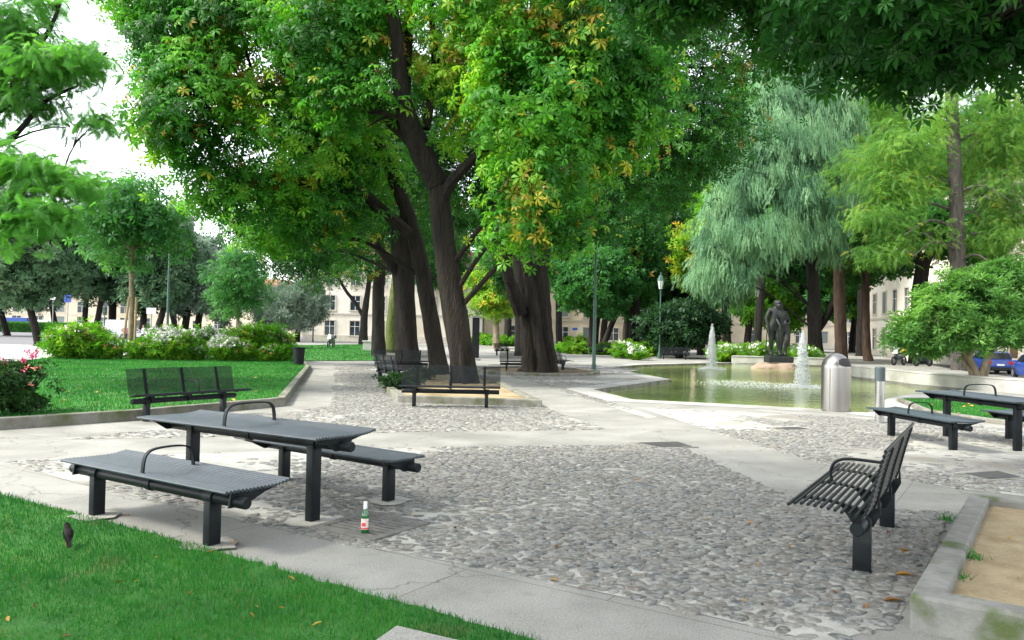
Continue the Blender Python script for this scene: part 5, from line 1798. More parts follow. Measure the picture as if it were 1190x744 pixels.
# larch-like tree with tall straight trunk at the right
dL = 46
bL = np.array([atd(1116, 400, dL)[0], dL, 0])
LL = [([Vector(bL), A(1115, 400, dL), A(1113, 300, dL), A(1110, 200, dL), A(1106, 120, dL), A(1100, 0, dL)], [0.52, 0.46, 0.42, 0.38, 0.34, 0.2])]
for i, (x, y) in enumerate([(1050, 260), (1170, 275), (1040, 210), (1175, 220), (1055, 165), (1165, 160), (1060, 285), (1150, 250), (1030, 240), (1160, 300)]):
    x_ = 1111
    LL.append(([A(x_, y + 5, dL), A((x_ + x) / 2, y - 4, dL + (i % 3 - 1) * 1.2), A(x, y + 14, dL + (i % 3 - 1) * 2.4)], [0.09, 0.06, 0.02]))
BL = [pb(1050, 170, dL, 2.6, 2.4, 1.5), pb(1160, 160, dL, 2.4, 2.4, 1.6), pb(1040, 220, dL, 2.4, 2.4, 1.3), pb(1165, 220, dL, 2.4, 2.4, 1.4), pb(1060, 270, dL, 2.3, 2.2, 1.2), pb(1155, 275, dL, 2.0, 2.2, 1.1), pb(1080, 130, dL, 2.4, 2.2, 1.5), pb(1140, 110, dL, 2.4, 2.2, 1.6), pb(1020, 250, dL, 1.8, 2, 1.1), pb(1030, 295, dL, 1.6, 1.6, .8), pb(1180, 300, dL, 1.4, 1.6, .8), pb(1090, 200, dL + 2, 2.2, 2, 2.2), pb(1190, 130, dL, 2, 2, 2), pb(1185, 190, dL + 3, 2.4, 2, 2), pb(1140, 180, dL + 3, 2.4, 2, 2), pb(1180, 250, dL + 3, 2.2, 2, 1.6), pb(1000, 200, dL + 4, 2.2, 2, 2)]
tree('bald_cypress', 'airy yellow-green conifer with a tall straight grey trunk behind the right shrub tree', GR, bL, LL, BL, M['bark_grey'], M['lf_cypress'], 6200, T_FINE, 0.52, 160, upw=1.0, outw=.5, rnd=.5, spray=3, spread=.4, gap=.37, gfreq=.6, shell=.85, branch_r=.05, scorch=0.78)
dM = 60
bM = np.array([atd(977, 400, dM)[0], dM, 0])
tree('bald_cypress', 'yellow-green conifer with a thick trunk just left of the steel bin', GR, bM, [([Vector(bM), A(977, 405, dM), A(975, 330, dM), A(973, 250, dM), A(975, 150, dM)], [0.52, 0.44, 0.40, 0.34, 0.22])],
     [pb(1000, 130, dM + 1, 3.4, 3, 2.4), pb(965, 240, dM - 1, 2.6, 2.4, 1.6), pb(1010, 200, dM, 3.2, 3, 2.2), pb(990, 265, dM - 1, 2.8, 2.4, 1.4), pb(1020, 270, dM, 2.4, 2.2, 1.4), pb(985, 180, dM, 2.8, 2.4, 2), pb(1035, 150, dM, 2.6, 2.4, 2.2), pb(960, 290, dM, 2, 2, 1.0), pb(1000, 300, dM, 2, 2, .9), pb(1020, 90, dM, 2.6, 2.4, 2)],
     M['bark_red'], M['lf_cypress'], 3600, T_FINE, 0.62, 165, upw=1.0, outw=.5, rnd=.5, spray=3, spread=.5, gap=.33, gfreq=.55, shell=.85, scorch=0.75)
dN = 62
for px, lab, tr, top, bark in ((948, 'dark forked tree trunk right behind the bronze statue', .45, 200, 'bark_dark'), (1006, 'slender reddish trunk between the steel bin and the white building', .30, 240, 'bark_red')):
    b = np.array([atd(px + (2 if px < 1000 else 4), 400, dN)[0], dN, 0])
    LX = [([Vector(b), A(px + 1, 400, dN), A(px - (3 if px < 1000 else 0), 330, dN), A(px - (6 if px < 1000 else 2), 250, dN), A(px - 8, top - 40, dN)], [tr * 1.3, tr, tr * .9, tr * .75, tr * .4])]
    if px < 1000:
        LX.append(([A(949, 385, dN), A(962, 365, dN), A(972, 340, dN), A(985, 300, dN)], [.3, .26, .24, .15]))
    tree('park_tree', lab, GR, b, LX, [pb(px - 20, 270, dN + 2, 3, 3, 2), pb(px + 15, 300, dN + 2, 2.6, 2.6, 1.8), pb(px, 230, dN + 2, 3.4, 3, 2.6), pb(px - 25, 310, dN + 3, 2.0, 2, 1.4)], M[bark], M['lf_maple'], 1000, T_BALL, 0.55, 170 + px, spray=2, spread=.5, gap=.34, scorch=2)
dD = 58
b = np.array([atd(1068, 405, dD)[0], dD, 0])
tree('park_tree', 'dark thick trunk forking in front of the white facade, behind the shrub tree', GR, b, [([Vector(b), A(1068, 400, dD), A(1068, 350, dD), A(1071, 315, dD), A(1082, 290, dD), A(1100, 262, dD)], [.8, .66, .55, .48, .36, .2]), ([A(1070, 325, dD), A(1066, 295, dD), A(1068, 250, dD)], [.3, .26, .2])],
     [pb(1090, 265, dD, 2.8, 2.6, 1.5), pb(1060, 255, dD, 2.6, 2.6, 1.6), pb(1120, 285, dD, 2.2, 2.2, 1.0), pb(1040, 275, dD, 2.0, 2, 1.0), pb(1160, 270, dD, 3, 3, 2)], M['bark_dark'], M['lf_maple'], 900, T_BALL, 0.55, 177, spray=2, spread=.5, gap=.36, scorch=2)

# small tree with hanging crown left of the cedar and others at the far side of the pond
round_tree('park_tree', 'dark leaning tree to the left of the weeping cedar', GR, 846, None, (805, 230, 880, 360), 0.35, M['bark_dark'], M['lf_cedar'], T_STRAND, 1.2, 900, 181, dist=64, mode='hang', spray=2, spread=.5, lean=-10, **NOS)
round_tree('park_tree', 'yellow-tinged tree left of the cedar at the pond end', GR, 815, None, (785, 250, 845, 345), 0.4, M['bark_dark'], M['lf_lime'], T_BALL, 0.55, 900, 182, dist=72, spray=2, spread=.5, gap=.36, scorch=.75)
round_tree('park_tree', 'round dark green tree beyond the tall green lamp post', GR, 689, None, (648, 284, 738, 366), 0.5, M['bark_dark'], M['lf_maple'], T_BALL, 0.5, 1500, 183, dist=66, spray=2, spread=.45, gap=.32, **NOS)
round_tree('park_tree', 'slim trunk tree beside the lamp post and the round dark tree', GR, 700, None, (680, 285, 760, 370), 0.28, M['bark_dark'], M['lf_maple'], T_BALL, 0.5, 1200, 184, dist=72, spray=2, spread=.45, gap=.32, **NOS)
round_tree('park_tree', 'tree with a dark straight trunk left of the lantern', GR, 738, None, (700, 235, 775, 345), 0.52, M['bark_dark'], M['lf_chestnut_deep'], T_PALM5, 0.4, 1300, 185, dist=68, spray=3, spread=.5, scorch=.8)
round_tree('park_tree', 'thin trunk tree behind the dark trunk left of the lantern', GR, 727, None, (700, 270, 760, 360), 0.36, M['bark_dark'], M['lf_maple'], T_BALL, 0.55, 900, 186, dist=80, spray=2, spread=.5, **NOS)
round_tree('yellow_tree', 'lime-yellow small tree in front of the cream building between the two big trunks', GR, 577, None, (548, 305, 606, 372), 0.36, M['bark_pale'], M['lf_lime'], T_BALL, 0.5, 900, 187, dist=84, spray=2, spread=.5, gap=.38, scorch=.8)
round_tree('dark_conifer', 'dark upright evergreen behind the lantern', 'dark evergreens', 776, None, (758, 250, 796, 372), 0.3, M['bark_dark'], M['lf_dark'], T_BALL, 0.55, 1300, 188, dist=76, spray=2, spread=.5, gap=.25, **NOS)
round_tree('dark_bush_tree', 'big rounded dark evergreen bush on the far side of the pond', 'dark evergreens', 790, None, (748, 350, 836, 404), 0.25, M['bark_dark'], M['lf_dark'], T_BALL, 0.42, 2000, 189, dist=60, spray=2, spread=.4, gap=.2, lobes=13, **NOS)
round_tree('park_tree', 'dark thick trunk half hidden behind the fluted chestnut', GR, 606, None, (570, 270, 640, 350), 0.5, M['bark_dark'], M['lf_chestnut_deep'], T_PALM5, 0.4, 1000, 190, dist=58, spray=3, spread=.5, scorch=.85)
# second and third row far behind, each its own crown
GB2 = 'row of trees far behind the pond'
far = [(590, 100, (545, 180, 640, 345), 0), (650, 105, (600, 200, 700, 340), 1), (700, 110, (660, 190, 760, 350), 0), (748, 104, (715, 180, 800, 360), 1), (812, 100, (780, 200, 860, 372), 2), (868, 98, (835, 250, 910, 385), 2), (905, 102, (870, 240, 950, 388), 2), (950, 98, (915, 230, 990, 385), 0), (990, 104, (960, 240, 1030, 380), 2), (915, 130, (840, 150, 1000, 360), 0),
       (880, 85, (835, 70, 945, 300), 0), (1000, 82, (950, 90, 1060, 300), 2), (1130, 80, (1070, 100, 1200, 320), 0), (900, 110, (820, 30, 980, 260), 1), (1085, 96, (1040, 180, 1130, 330), 0), (1150, 92, (1100, 170, 1200, 335), 2), (1200, 88, (1150, 150, 1250, 330), 0), (500, 112, (450, 200, 550, 340), 0), (800, 135, (740, 120, 870, 340), 1), (660, 140, (580, 130, 740, 330), 1)]
labs = ['mid green tree in the far row behind the pond', 'deep green tree in the far row behind the big chestnuts', 'light green sunlit tree in the far row behind the pond']
for i, (px, d, rc, k) in enumerate(far):
    round_tree('park_tree', labs[k], GB2, px, None, rc, 0.45, M['bark_dark'], [M['lf_maple'], M['lf_chestnut_deep'], M['lf_shrub']][k], T_BALL, 0.85, 1100, 200 + i, dist=d, spray=2, spread=.7, gap=.30, lobes=9, **NOS)

# ---- spreading shrub tree on several stems at the right
bS = at(1137, 452)
dS = bS[1]
LS = [([Vector(bS), A(1133, 430, dS), A(1124, 412, dS), A(1108, 395, dS - .4), A(1085, 372, dS - .8)], [.13, .11, .10, .08, .04]), ([Vector(bS) + Vector((.12, 0, 0)), A(1140, 435, dS), A(1150, 412, dS), A(1160, 395, dS), A(1172, 365, dS)], [.14, .12, .11, .09, .05]),
      ([Vector(bS) + Vector((.2, .2, 0)), A(1147, 425, dS + .3), A(1146, 405, dS + .3), A(1135, 380, dS), A(1125, 350, dS)], [.12, .1, .09, .07, .04]), ([Vector(bS) + Vector((-.1, .2, 0)), A(1128, 432, dS), A(1121, 420, dS + .4), A(1118, 395, dS + .5), A(1110, 360, dS)], [.09, .08, .07, .06, .04]),
      ([A(1150, 412, dS), A(1146, 400, dS - .2), A(1150, 390, dS - .3), A(1156, 370, dS)], [.08, .07, .06, .03])]
BS = [pb(1060, 385, dS, .9, .9, .6), pb(1095, 365, dS - .5, 1.15, 1.1, .75), pb(1140, 345, dS, 1.3, 1.2, .9), pb(1180, 345, dS, 1.2, 1.2, 1.1), pb(1075, 400, dS, .8, .9, .45), pb(1120, 390, dS - .5, 1.1, 1.0, .6), pb(1165, 385, dS - .6, 1.1, 1.0, .6), pb(1115, 330, dS, .8, .8, .5), pb(1165, 320, dS, .9, .9, .5), pb(1045, 395, dS, .45, .5, .35), pb(1205, 375, dS, 1.2, 1, .9), pb(1200, 325, dS, .9, 1, .7), pb(1085, 345, dS, .6, .7, .4)]
tree('privet_tree', 'spreading light green shrub tree on several pale stems behind the right picnic table', 'shrub trees', bS, LS, BS, M['bark_pale'], M['lf_privet'], 2900, T_NARROW, 0.27, 230, spray=2, spread=.16, upw=.9, outw=.8, rnd=.35, gap=.28, gfreq=1.6, shell=.7, step=.15, nseg=9, branch_r=.035, scorch=2)


# ================================================================== BUILDINGS
def building(name, label, p0, p1, depth, height, wall, rows, bay, wsize, roof=True, skip=(), doors=(), first=2.0, shut=()):
    """facade from p0 to p1 (its front is on the right-hand side of that direction); rows = sill heights"""
    a, b = Vector((p0[0], p0[1], 0)), Vector((p1[0], p1[1], 0))
    L_ = (b - a).length
    t = thing(name, label, 'building', (a.x, a.y, p0[2] if len(p0) > 2 else 0), math.atan2(b.y - a.y, b.x - a.x))
    # local: x along the facade, -y outwards
    mb = MB()
    mb.box((L_ / 2, depth / 2, height / 2 - 0.3), (L_, depth, height + 0.6))
    mb.build('wall', wall, t)
    mb = MB()
    mb.box((L_ / 2, -0.05, 0.45), (L_ + 0.02, 0.1, 0.9))
    mb.build('plinth', M['stone_trim'], t)
    mb = MB()
    mb.box((L_ / 2, -0.15, height + 0.15), (L_ + 0.7, 0.7, 0.3))
    mb.box((L_ / 2, -0.08, height - 0.25), (L_ + 0.3, 0.3, 0.35))
    mb.build('cornice', M['stone_trim'], t)
    if len(rows) > 1:
        mb = MB()
        mb.box((L_ / 2, -0.05, rows[1] - 0.55), (L_ + 0.02, 0.12, 0.25))
        mb.build('string_course', M['stone_trim'], t)
    if roof:
        mb = MB()
        h2 = height + 0.3
        mb.add([(-.5, -.6, h2), (L_ + .5, -.6, h2), (L_ + .5, depth + .5, h2), (-.5, depth + .5, h2), (depth / 2, depth / 2, h2 + depth * .22), (L_ - depth / 2, depth / 2, h2 + depth * .22)],
               [(0, 1, 5, 4), (1, 2, 5), (2, 3, 4, 5), (3, 0, 4), (3, 2, 1, 0)])
        mb.build('roof', M['roof_tile'], t)
    n = int((L_ - 1.5) / bay)
    x0 = (L_ - (n - 1) * bay) / 2
    w, h = wsize
    for r, z in enumerate(rows):
        for i in range(n):
            x = x0 + i * bay
            if (r, i) in skip:
                continue
            if r == 0 and i in doors:
                mb = MB()
                mb.box((x - w * .62, -0.07, 1.45), (0.22, 0.16, 2.9))
                mb.box((x + w * .62, -0.07, 1.45), (0.22, 0.16, 2.9))
                mb.box((x, -0.08, 3.0), (w * 1.24 + .3, 0.2, 0.3))
                dr = mb.build('door', M['stone_trim'], t)
                MB().box((x, -0.03, 1.42), (w * 1.05, 0.06, 2.84)).build('door_leaf', M['door_wood'], dr)
                continue
            mb = MB()
            f = 0.16
            mb.box((x, -0.06, z - f / 2), (w + 2 * f + .14, 0.22, f))
            mb.box((x, -0.05, z + h + f / 2), (w + 2 * f, 0.16, f))
            mb.box((x - w / 2 - f / 2, -0.045, z + h / 2), (f, 0.13, h))
            mb.box((x + w / 2 + f / 2, -0.045, z + h / 2), (f, 0.13, h))
            wo = mb.build('window', M['stone_trim'], t)
            closed = ((i * 7 + r * 5 + len(name)) % 5 == 0) or (r, i) in shut
            if closed:
                MB().box((x, -0.03, z + h / 2), (w, 0.06, h)).build('shutter', M['shutter'], wo)
            else:
                MB().box((x, -0.012, z + h / 2), (w, 0.02, h)).build('pane', M['pane'], wo)
                mb = MB()
                mb.box((x, -0.035, z + h / 2), (0.07, 0.03, h))
                mb.box((x, -0.034, z + h * .62), (w, 0.03, 0.06))
                mb.build('glazing_bar', M['white'], wo)
    return t


dB = 116
building('cream_building', 'long cream building with rows of windows closing the plaza behind the chestnuts', tuple(atd(352, 388, dB)[:2]), tuple(atd(560, 388, dB)[:2]), 14, 12.5, M['cream_pale'], [0.9, 4.6, 8.3], 3.7, (1.4, 2.1), doors=(3, 6))
building('ochre_building', 'pale ochre building with grey shutters seen right of the fluted trunk', tuple(atd(562, 388, dB + 3)[:2]), tuple(atd(800, 388, dB + 8)[:2]), 14, 11.5, M['cream'], [0.8, 4.4, 8.0], 4.0, (1.6, 2.0), doors=(5,), shut=((1, 2), (1, 3)))
building('pale_building', 'sunlit white building along the street at the right', (43.0, 96, -.3), (30.4, 33, -.3), 14, 14.0, M['cream_pale'], [1.0, 5.0, 9.2], 4.2, (1.4, 2.3), doors=(3, 9, 12))
building('far_building', 'low peach building far behind the dark trees on the left', (-175, 205), (-60, 215), 12, 9, M['cream'], [1.0, 5.0], 5.5, (2.2, 2.8), doors=())
building('far_building', 'distant pale block behind the trees beyond the pond', tuple(atd(820, 388, 150)[:2]), tuple(atd(1010, 388, 150)[:2]), 12, 13, M['cream'], [1.0, 5.0, 9.0], 4.6, (1.5, 2.2))
building('far_building', 'distant house between the olive trees and the left row', tuple(atd(180, 388, 190)[:2]), tuple(atd(350, 388, 190)[:2]), 12, 11, M['cream'], [1.0, 5.0], 5.2, (1.5, 2.2))

# ================================================================== LAMPS AND SIGNS
p = at(690, 430.5)
t = thing('lamp_post', 'tall slim green lamp post beside the thick fluted chestnut', 'lamp post', tuple(p))
MB().lathe([(0.11, 0), (0.11, 0.25), (0.085, 0.3), (0.08, 3.2), (0.06, 3.3), (0.045, 7.4)], n=14).build('pole', M['lamp_green'], t, smooth=True)
MB().tube([(0, 0, 7.4), (0.1, -.1, 7.6), (0.5, -.3, 7.7)], 0.03, 8).build('arm', M['lamp_green'], t)
MB().lathe([(0.03, .16), (0.1, .12), (0.24, 0.0), (0.2, -0.04), (0.0, -0.05)], (0.55, -.33, 7.6), 16).build('lamp_head', M['grey_metal'], t, smooth=True)
p = at(194, 400)
k = p[1] / F0
t = thing('lamp_post', 'green lamp post behind the flower bed, left of the bluish round tree', 'lamp post', tuple(p))
MB().lathe([(0.15, 0), (0.15, 0.4), (0.12, 0.5), (0.11, 5.5), (0.08, 8.6)], n=12).build('pole', M['lamp_green'], t, smooth=True)
MB().lathe([(0.08, 0), (0.3, .1), (0.32, .3), (.1, .5)], (0, 0, 8.6), 12).build('lamp_head', M['grey_metal'], t, smooth=True)
p = at(363.5, 398)
t = thing('lamp_post', 'thin green post in front of the silvery olive tree', 'lamp post', tuple(p))
MB().lathe([(0.13, 0), (0.13, 0.3), (0.09, 0.4), (0.07, 9)], n=10).build('pole', M['lamp_green'], t, smooth=True)
MB().lathe([(0.07, 0), (0.3, .1), (0.25, .3), (.1, .4)], (0, 0, 9), 12).build('lamp_head', M['grey_metal'], t, smooth=True)
dl = 58
b = atd(767, 388, dl)
t = thing('lantern', 'old-fashioned street lantern on a post above the dark evergreen bush', 'lantern', (b[0], b[1], 0))
zl = atd(767, 336, dl)[2]
MB().lathe([(0.16, 0), (0.16, .3), (.09, .5), (.07, 1.2), (.055, zl - .1), (.10, zl - .06), (.05, zl)], n=12).build('pole', M['lamp_green'], t, smooth=True)
lg = MB().lathe([(0.13, zl), (0.24, zl + .62)], n=6).build('lamp_glass', M['lampglass'], t)
mb = MB()
mb.lathe([(0.28, zl + .62), (0.26, zl + .68), (0.14, zl + .95), (0.05, zl + 1.05), (0.04, zl + 1.2), (0.0, zl + 1.25)], n=6)
for i in range(6):
    a = i * PI / 3
    mb.tube([(0.135 * math.cos(a), .135 * math.sin(a), zl), (.245 * math.cos(a), .245 * math.sin(a), zl + .62)], .018, 5)
mb.build('lantern_cage', M['lamp_green'], t)
p = atd(879, 388, 75)
t = thing('lantern', 'distant street lantern among the trees left of the statue', 'lantern', (p[0], p[1], 0))
zl = atd(879, 345, 75)[2]
MB().lathe([(0.16, 0), (.07, .6), (.055, zl)], n=10).build('pole', M['lamp_green'], t, smooth=True)
MB().lathe([(0.13, zl), (0.24, zl + .6)], n=6).build('lamp_glass', M['lampglass'], t)
MB().lathe([(0.28, zl + .6), (0.12, zl + .9), (0.03, zl + 1.1)], n=6).build('lantern_cap', M['lamp_green'], t)


def sign_post(name, label, px, basey, z_top, shape, wpx, hpx, mat, d=None, arrow=False):
    p = at(px, basey) if d is None else np.array([*atd(px, 388, d)[:2], 0.0])
    d = p[1]
    k = d / F0
    t = thing(name, label, 'road sign', tuple(p))
    MB().tube([(0, 0, 0), (0, 0, z_top)], 0.045, 8).build('pole', M['grey_metal'], t, smooth=True)
    w, h = wpx * k, hpx * k
    mb = MB()
    if shape == 'round':
        n = 28
        V = [(w / 2 * math.cos(a), y, z_top - w / 2 + w / 2 * math.sin(a)) for y in (-0.09, -0.06) for a in np.linspace(0, 2 * PI, n, endpoint=False)]
        mb.add(V, [tuple(range(n)), tuple(range(2 * n - 1, n - 1, -1))] + [(i, (i + 1) % n, (i + 1) % n + n, i + n) for i in range(n)])
    else:
        mb.bevbox((0, -0.075, z_top - h / 2), (w, 0.03, h), 0.01)
    pl = mb.build('sign_plate', mat, t)
    if arrow:
        c = z_top - w / 2
        s = w * .9
        mb = MB()
        mb.add([(s * x, -0.097, c + s * z) for x, z in ((-.05, .3), (.05, .3), (.05, -.08), (.16, -.08), (0, -.3), (-.16, -.08), (-.05, -.08))], [(0, 1, 2, 6), (2, 3, 4), (2, 4, 6), (6, 4, 5)])
        mb.build('arrow', M['white'], pl)
    return t


t = sign_post('road_sign', 'round blue road sign with a small white plate below, on the pale footway', 60.5, 398, atd(60, 335.5, at(60.5, 398)[1])[2], 'round', 9.5, 9.5, M['blue_sign'], arrow=True)
zt = atd(60, 347, t.location.y)[2]
MB().bevbox((0, -0.075, zt), (0.5, 0.03, 0.2), 0.01).build('sub_plate', M['white'], t)
sign_post('road_sign', 'square blue road sign with rounded corners right of the round blue sign', 78, None, atd(78, 343, 80)[2], 'square', 8, 8.5, M['blue_sign'], d=80)
sign_post('road_sign', 'blank white street panel on a post behind the flower bed', 175.5, None, atd(176, 358, 75)[2], 'square', 11, 7, M['white'], d=75)
sign_post('road_sign', 'small blue and grey sign in front of the ochre building', 668, None, atd(668, 381, 100)[2], 'square', 6, 3, M['blue_sign'], d=100)
# pedestrian light
b = atd(121, 388, 85)
t = thing('traffic_light', 'dark green pedestrian light on a post behind the flower shrubs', 'traffic light', (b[0], b[1], 0))
zt = atd(121, 366, 85)[2]
MB().tube([(0, 0, 0), (0, 0, zt)], .05, 8).build('pole', M['lamp_green'], t)
MB().bevbox((0, 0, zt + .45), (.34, .3, .95), .03).build('housing', M['lamp_green'], t)
for z in (.22, .68):
    MB().lathe([(0.11, 0), (0.115, .05)], (0, 0, 0), 12).build('lens', M['glass'], t).matrix_local = Matrix.Translation((0, -.155, zt + z)) @ Matrix.Rotation(PI / 2, 4, 'X')
# dark stele by the trunk, white stone block
b = atd(553, 388, 46)
t = thing('notice_pillar', 'dark grey upright notice panel to the right of the leaning trunk', 'notice panel', (b[0], b[1], 0))
zt = atd(553, 370, 46)[2]
MB().bevbox((0, 0, zt / 2 + .1), (.42, .16, zt - .1), .02).build('panel', M['bench'], t)
MB().bevbox((0, 0, .04), (.6, .4, .12), .02).build('foot', M['kerb_clean'], t)
MB().bevbox((0, 0, zt + .06), (.46, .2, .05), .01).build('cap', M['grey_metal'], t)
b = atd(429, 388, 64)
t = thing('stone_block', 'white stone block at the end of the light path, left of the chestnut trunks', 'stone block', (b[0], b[1], 0))
MB().bevbox((0, 0, .35), (.85, .6, .7), .03).build('block', M['coping'], t)
MB().bevbox((0, 0, .76), (.98, .72, .12), .02).build('cap', M['coping'], t)


# ================================================================== VEHICLES
def car(label, loc, rz, paint, L_=4.1, Wd=1.72, Hh=1.45, plate=True, group=None, kind='hatch'):
    """front towards +x"""
    t = thing('parked_car', label, 'car', loc, rz, group)
    h = Hh / 1.45
    # side outline of the body up to the belt line, then the cabin
    body = [(-L_ / 2 + .02, .32), (-L_ / 2, .55), (-L_ / 2 + .04, .88 * h), (-L_ / 2 + .25, .93 * h), (L_ * .17, .95 * h), (L_ * .33, .86 * h), (L_ / 2 - .12, .72 * h), (L_ / 2, .55), (L_ / 2 - .03, .32), (L_ / 2 - .12, .22), (-L_ / 2 + .15, .22)]
    cabin = [(-L_ / 2 + .16, .92 * h), (-L_ / 2 + .42, 1.36 * h), (-L_ / 2 + .75, Hh), (-.05, Hh), (L_ * .10, 1.36 * h), (L_ * .27, .93 * h)]

    def loft(mb, prof, w0, w1, zb, zt):
        n = len(prof)
        V = []
        for sg in (-1, 1):
            for x, z in prof:
                f = max(0, min(1, (z - zb) / (zt - zb)))
                tp = 1 - 0.10 * max(0, abs(x) / (L_ / 2) - .6) / .4
                V.append((x, sg * (w0 + (w1 - w0) * f) / 2 * tp, z))
        mb.add(V, [tuple(range(n)), tuple(range(2 * n - 1, n - 1, -1))] + [(i, (i + 1) % n, (i + 1) % n + n, i + n) for i in range(n)])
    mb = MB()
    loft(mb, body, Wd, Wd * .97, .22, .95 * h)
    mb.build('body', paint, t, bevel=0.05)
    mb = MB()
    loft(mb, cabin, Wd * .93, Wd * .74, .92 * h, Hh)
    cb = mb.build('cabin', paint, t, bevel=0.05)
    # glass panes laid just proud of the cabin
    mb = MB()
    for sg in (-1, 1):
        def sw(z):
            return sg * ((Wd * .93 + (Wd * .74 - Wd * .93) * (z - .92 * h) / (Hh - .92 * h)) / 2 + .006)
        for q in ([(-L_ / 2 + .50, .97 * h), (-L_ / 2 + .70, 1.34 * h), (-.32, 1.36 * h), (-.32, .97 * h)], [(-.22, .97 * h), (-.22, 1.36 * h), (L_ * .085, 1.32 * h), (L_ * .21, .97 * h)]):
            mb.add([(x, sw(z), z) for x, z in q], [(0, 1, 2, 3)])
    w1 = Wd * .38
    mb.add([(L_ * .265, -w1 * 1.05, .96 * h), (L_ * .265, w1 * 1.05, .96 * h), (L_ * .112, w1 * .86, 1.35 * h), (L_ * .112, -w1 * .86, 1.35 * h)], [(0, 1, 2, 3)])
    mb.add([(-L_ / 2 + .17, -w1 * .98, 0.98 * h), (-L_ / 2 + .17, w1 * .98, 0.98 * h), (-L_ / 2 + .40, w1 * .85, 1.35 * h), (-L_ / 2 + .40, -w1 * .85, 1.35 * h)], [(0, 1, 2, 3)])
    mb.build('windows', M['glass'], t)
    for sx in (-1, 1):
        for sg in (-1, 1):
            q = Vector((sx * L_ * .31, sg * (Wd / 2 - .09), .31))
            w_ = MB().tube([q - Vector((0, .10, 0)), q + Vector((0, .10, 0))], .31, 20).build('wheel', M['rubber'], t, smooth=True)
            MB().tube([q + Vector((0, sg * .07, 0)), q + Vector((0, sg * .11, 0))], .19, 14).build('rim', M['grey_metal'], w_, smooth=True)
    for sg in (-1, 1):
        MB().bevbox((-L_ / 2 + .03, sg * (Wd * .36), .74 * h), (.08, .26, .24), .02).build('tail_light', M['red_light'], t)
        MB().bevbox((L_ / 2 - .12, sg * (Wd * .34), .62 * h), (.16, .32, .15), .03).build('headlight', M['clear_light'], t)
        MB().bevbox((L_ * .2, sg * (Wd * .47 + .08), .98 * h), (.1, .18, .13), .03).build('mirror', paint, t)
    if plate:
        MB().bevbox((-L_ / 2 - .005, 0, .60), (.02, .42, .12), .005).build('number_plate', M['white'], t)
    MB().bevbox((-L_ / 2 + .02, 0, .36), (.1, Wd * .9, .2), .03).build('bumper', M['rubber'], t)
    return t


M['paint_blue'] = plain('blue_car_paint', (0.015, 0.06, 0.32), 0.3, 0.0, 0.5, coat=0.6)
M['paint_silver'] = plain('silver_car_paint', (0.45, 0.47, 0.48), 0.35, 0.3, coat=0.5)
M['paint_white'] = plain('white_car_paint', (0.75, 0.75, 0.75), 0.35, coat=0.5)
M['paint_dark'] = plain('dark_car_paint', (0.03, 0.045, 0.05), 0.3, coat=0.6)
GV = 'cars along the left road'
b = atd(1206, 388, 43.5)
car('bright blue parked car seen from behind at the right edge', (b[0], b[1], -0.355), math.radians(72), M['paint_blue'])
b = atd(1151, 388, 52)
car('blue parked car mostly hidden behind the stems of the shrub tree', (b[0], b[1], -0.355), math.radians(75), M['paint_blue'])
for px, d, rz, pm, lab in ((190, 95, 15, 'paint_dark', 'dark green parked car behind the flower bed at the lamp post'), (240, 105, 5, 'paint_white', 'white parked car behind the flowers, left of the bluish round tree'), (262, 112, 8, 'paint_white', 'second white car close behind the first, partly behind the round tree'), (158, 100, 0, 'paint_silver', 'silver car on the far road behind the two people'), (223, 118, 0, 'paint_dark', 'dark car on the far road right of the green lamp post')):
    b = atd(px, 388, d)
    car(lab, (b[0], b[1], 0.005), math.radians(rz), M[pm], Hh=1.5)


def van(label, px, d, rz, body_mat, L_=5.2, Hh=2.3, tarp=None):
    b = atd(px, 388, d)
    t = thing('delivery_van' if tarp is None else 'truck', label, 'van' if tarp is None else 'truck', (b[0], b[1], 0.005), rz)
    if tarp is None:
        mb = MB()
        mb.extrude_x([(0, 0)] * 0 or [(-.95, .3), (-.97, 1.2), (-.88, Hh), (.88, Hh), (.97, 1.2), (.95, .3)], -L_ / 2, L_ / 2 - 1.1)
        mb.build('body', body_mat, t, bevel=.06)
        mb = MB()
        V = [(L_ / 2 - 1.098, s * .94, z) for s in (-1, 1) for z in (.3, Hh - .1)] + [(L_ / 2 - .55, s * .86, 1.2) for s in (-1, 1)] + [(L_ / 2, s * .9, z) for s in (-1, 1) for z in (.3, 1.0)]
        mb.add(V, [(0, 1, 4, 7, 6), (2, 8, 9, 5, 3), (1, 3, 5, 4), (4, 5, 9, 7), (6, 7, 9, 8), (0, 6, 8, 2), (0, 2, 3, 1)])
        mb.build('cab', body_mat, t)
        MB().add([(L_ / 2 - 1.0, s * .93, z) for s in (-1, 1) for z in (1.3, Hh - .25)], [(0, 1, 3, 2)]).build('windscreen', M['glass'], t)
    else:
        mb = MB()
        mb.bevbox((-.6, 0, 1.9), (L_ - 2, 2.3, 2.0), .08)
        mb.build('tarpaulin_cover', tarp, t)
        MB().bevbox((-.6, 0, .75), (L_ - 1.8, 2.2, .25), .02).build('bed', M['grey_metal'], t)
        MB().bevbox((L_ / 2 - .6, 0, 1.35), (1.5, 2.1, 1.9), .15).build('cab', body_mat, t)
        MB().bevbox((L_ / 2 + .14, 0, 1.7), (.06, 1.8, .7), .02).build('windscreen', M['glass'], t)
    for sx in (-.32, .33):
        for sg in (-1, 1):
            q = Vector((sx * L_, sg * .86, .38))
            MB().tube([q - Vector((0, .12, 0)), q + Vector((0, .12, 0))], .38, 16).build('wheel', M['rubber'], t, smooth=True)
    return t


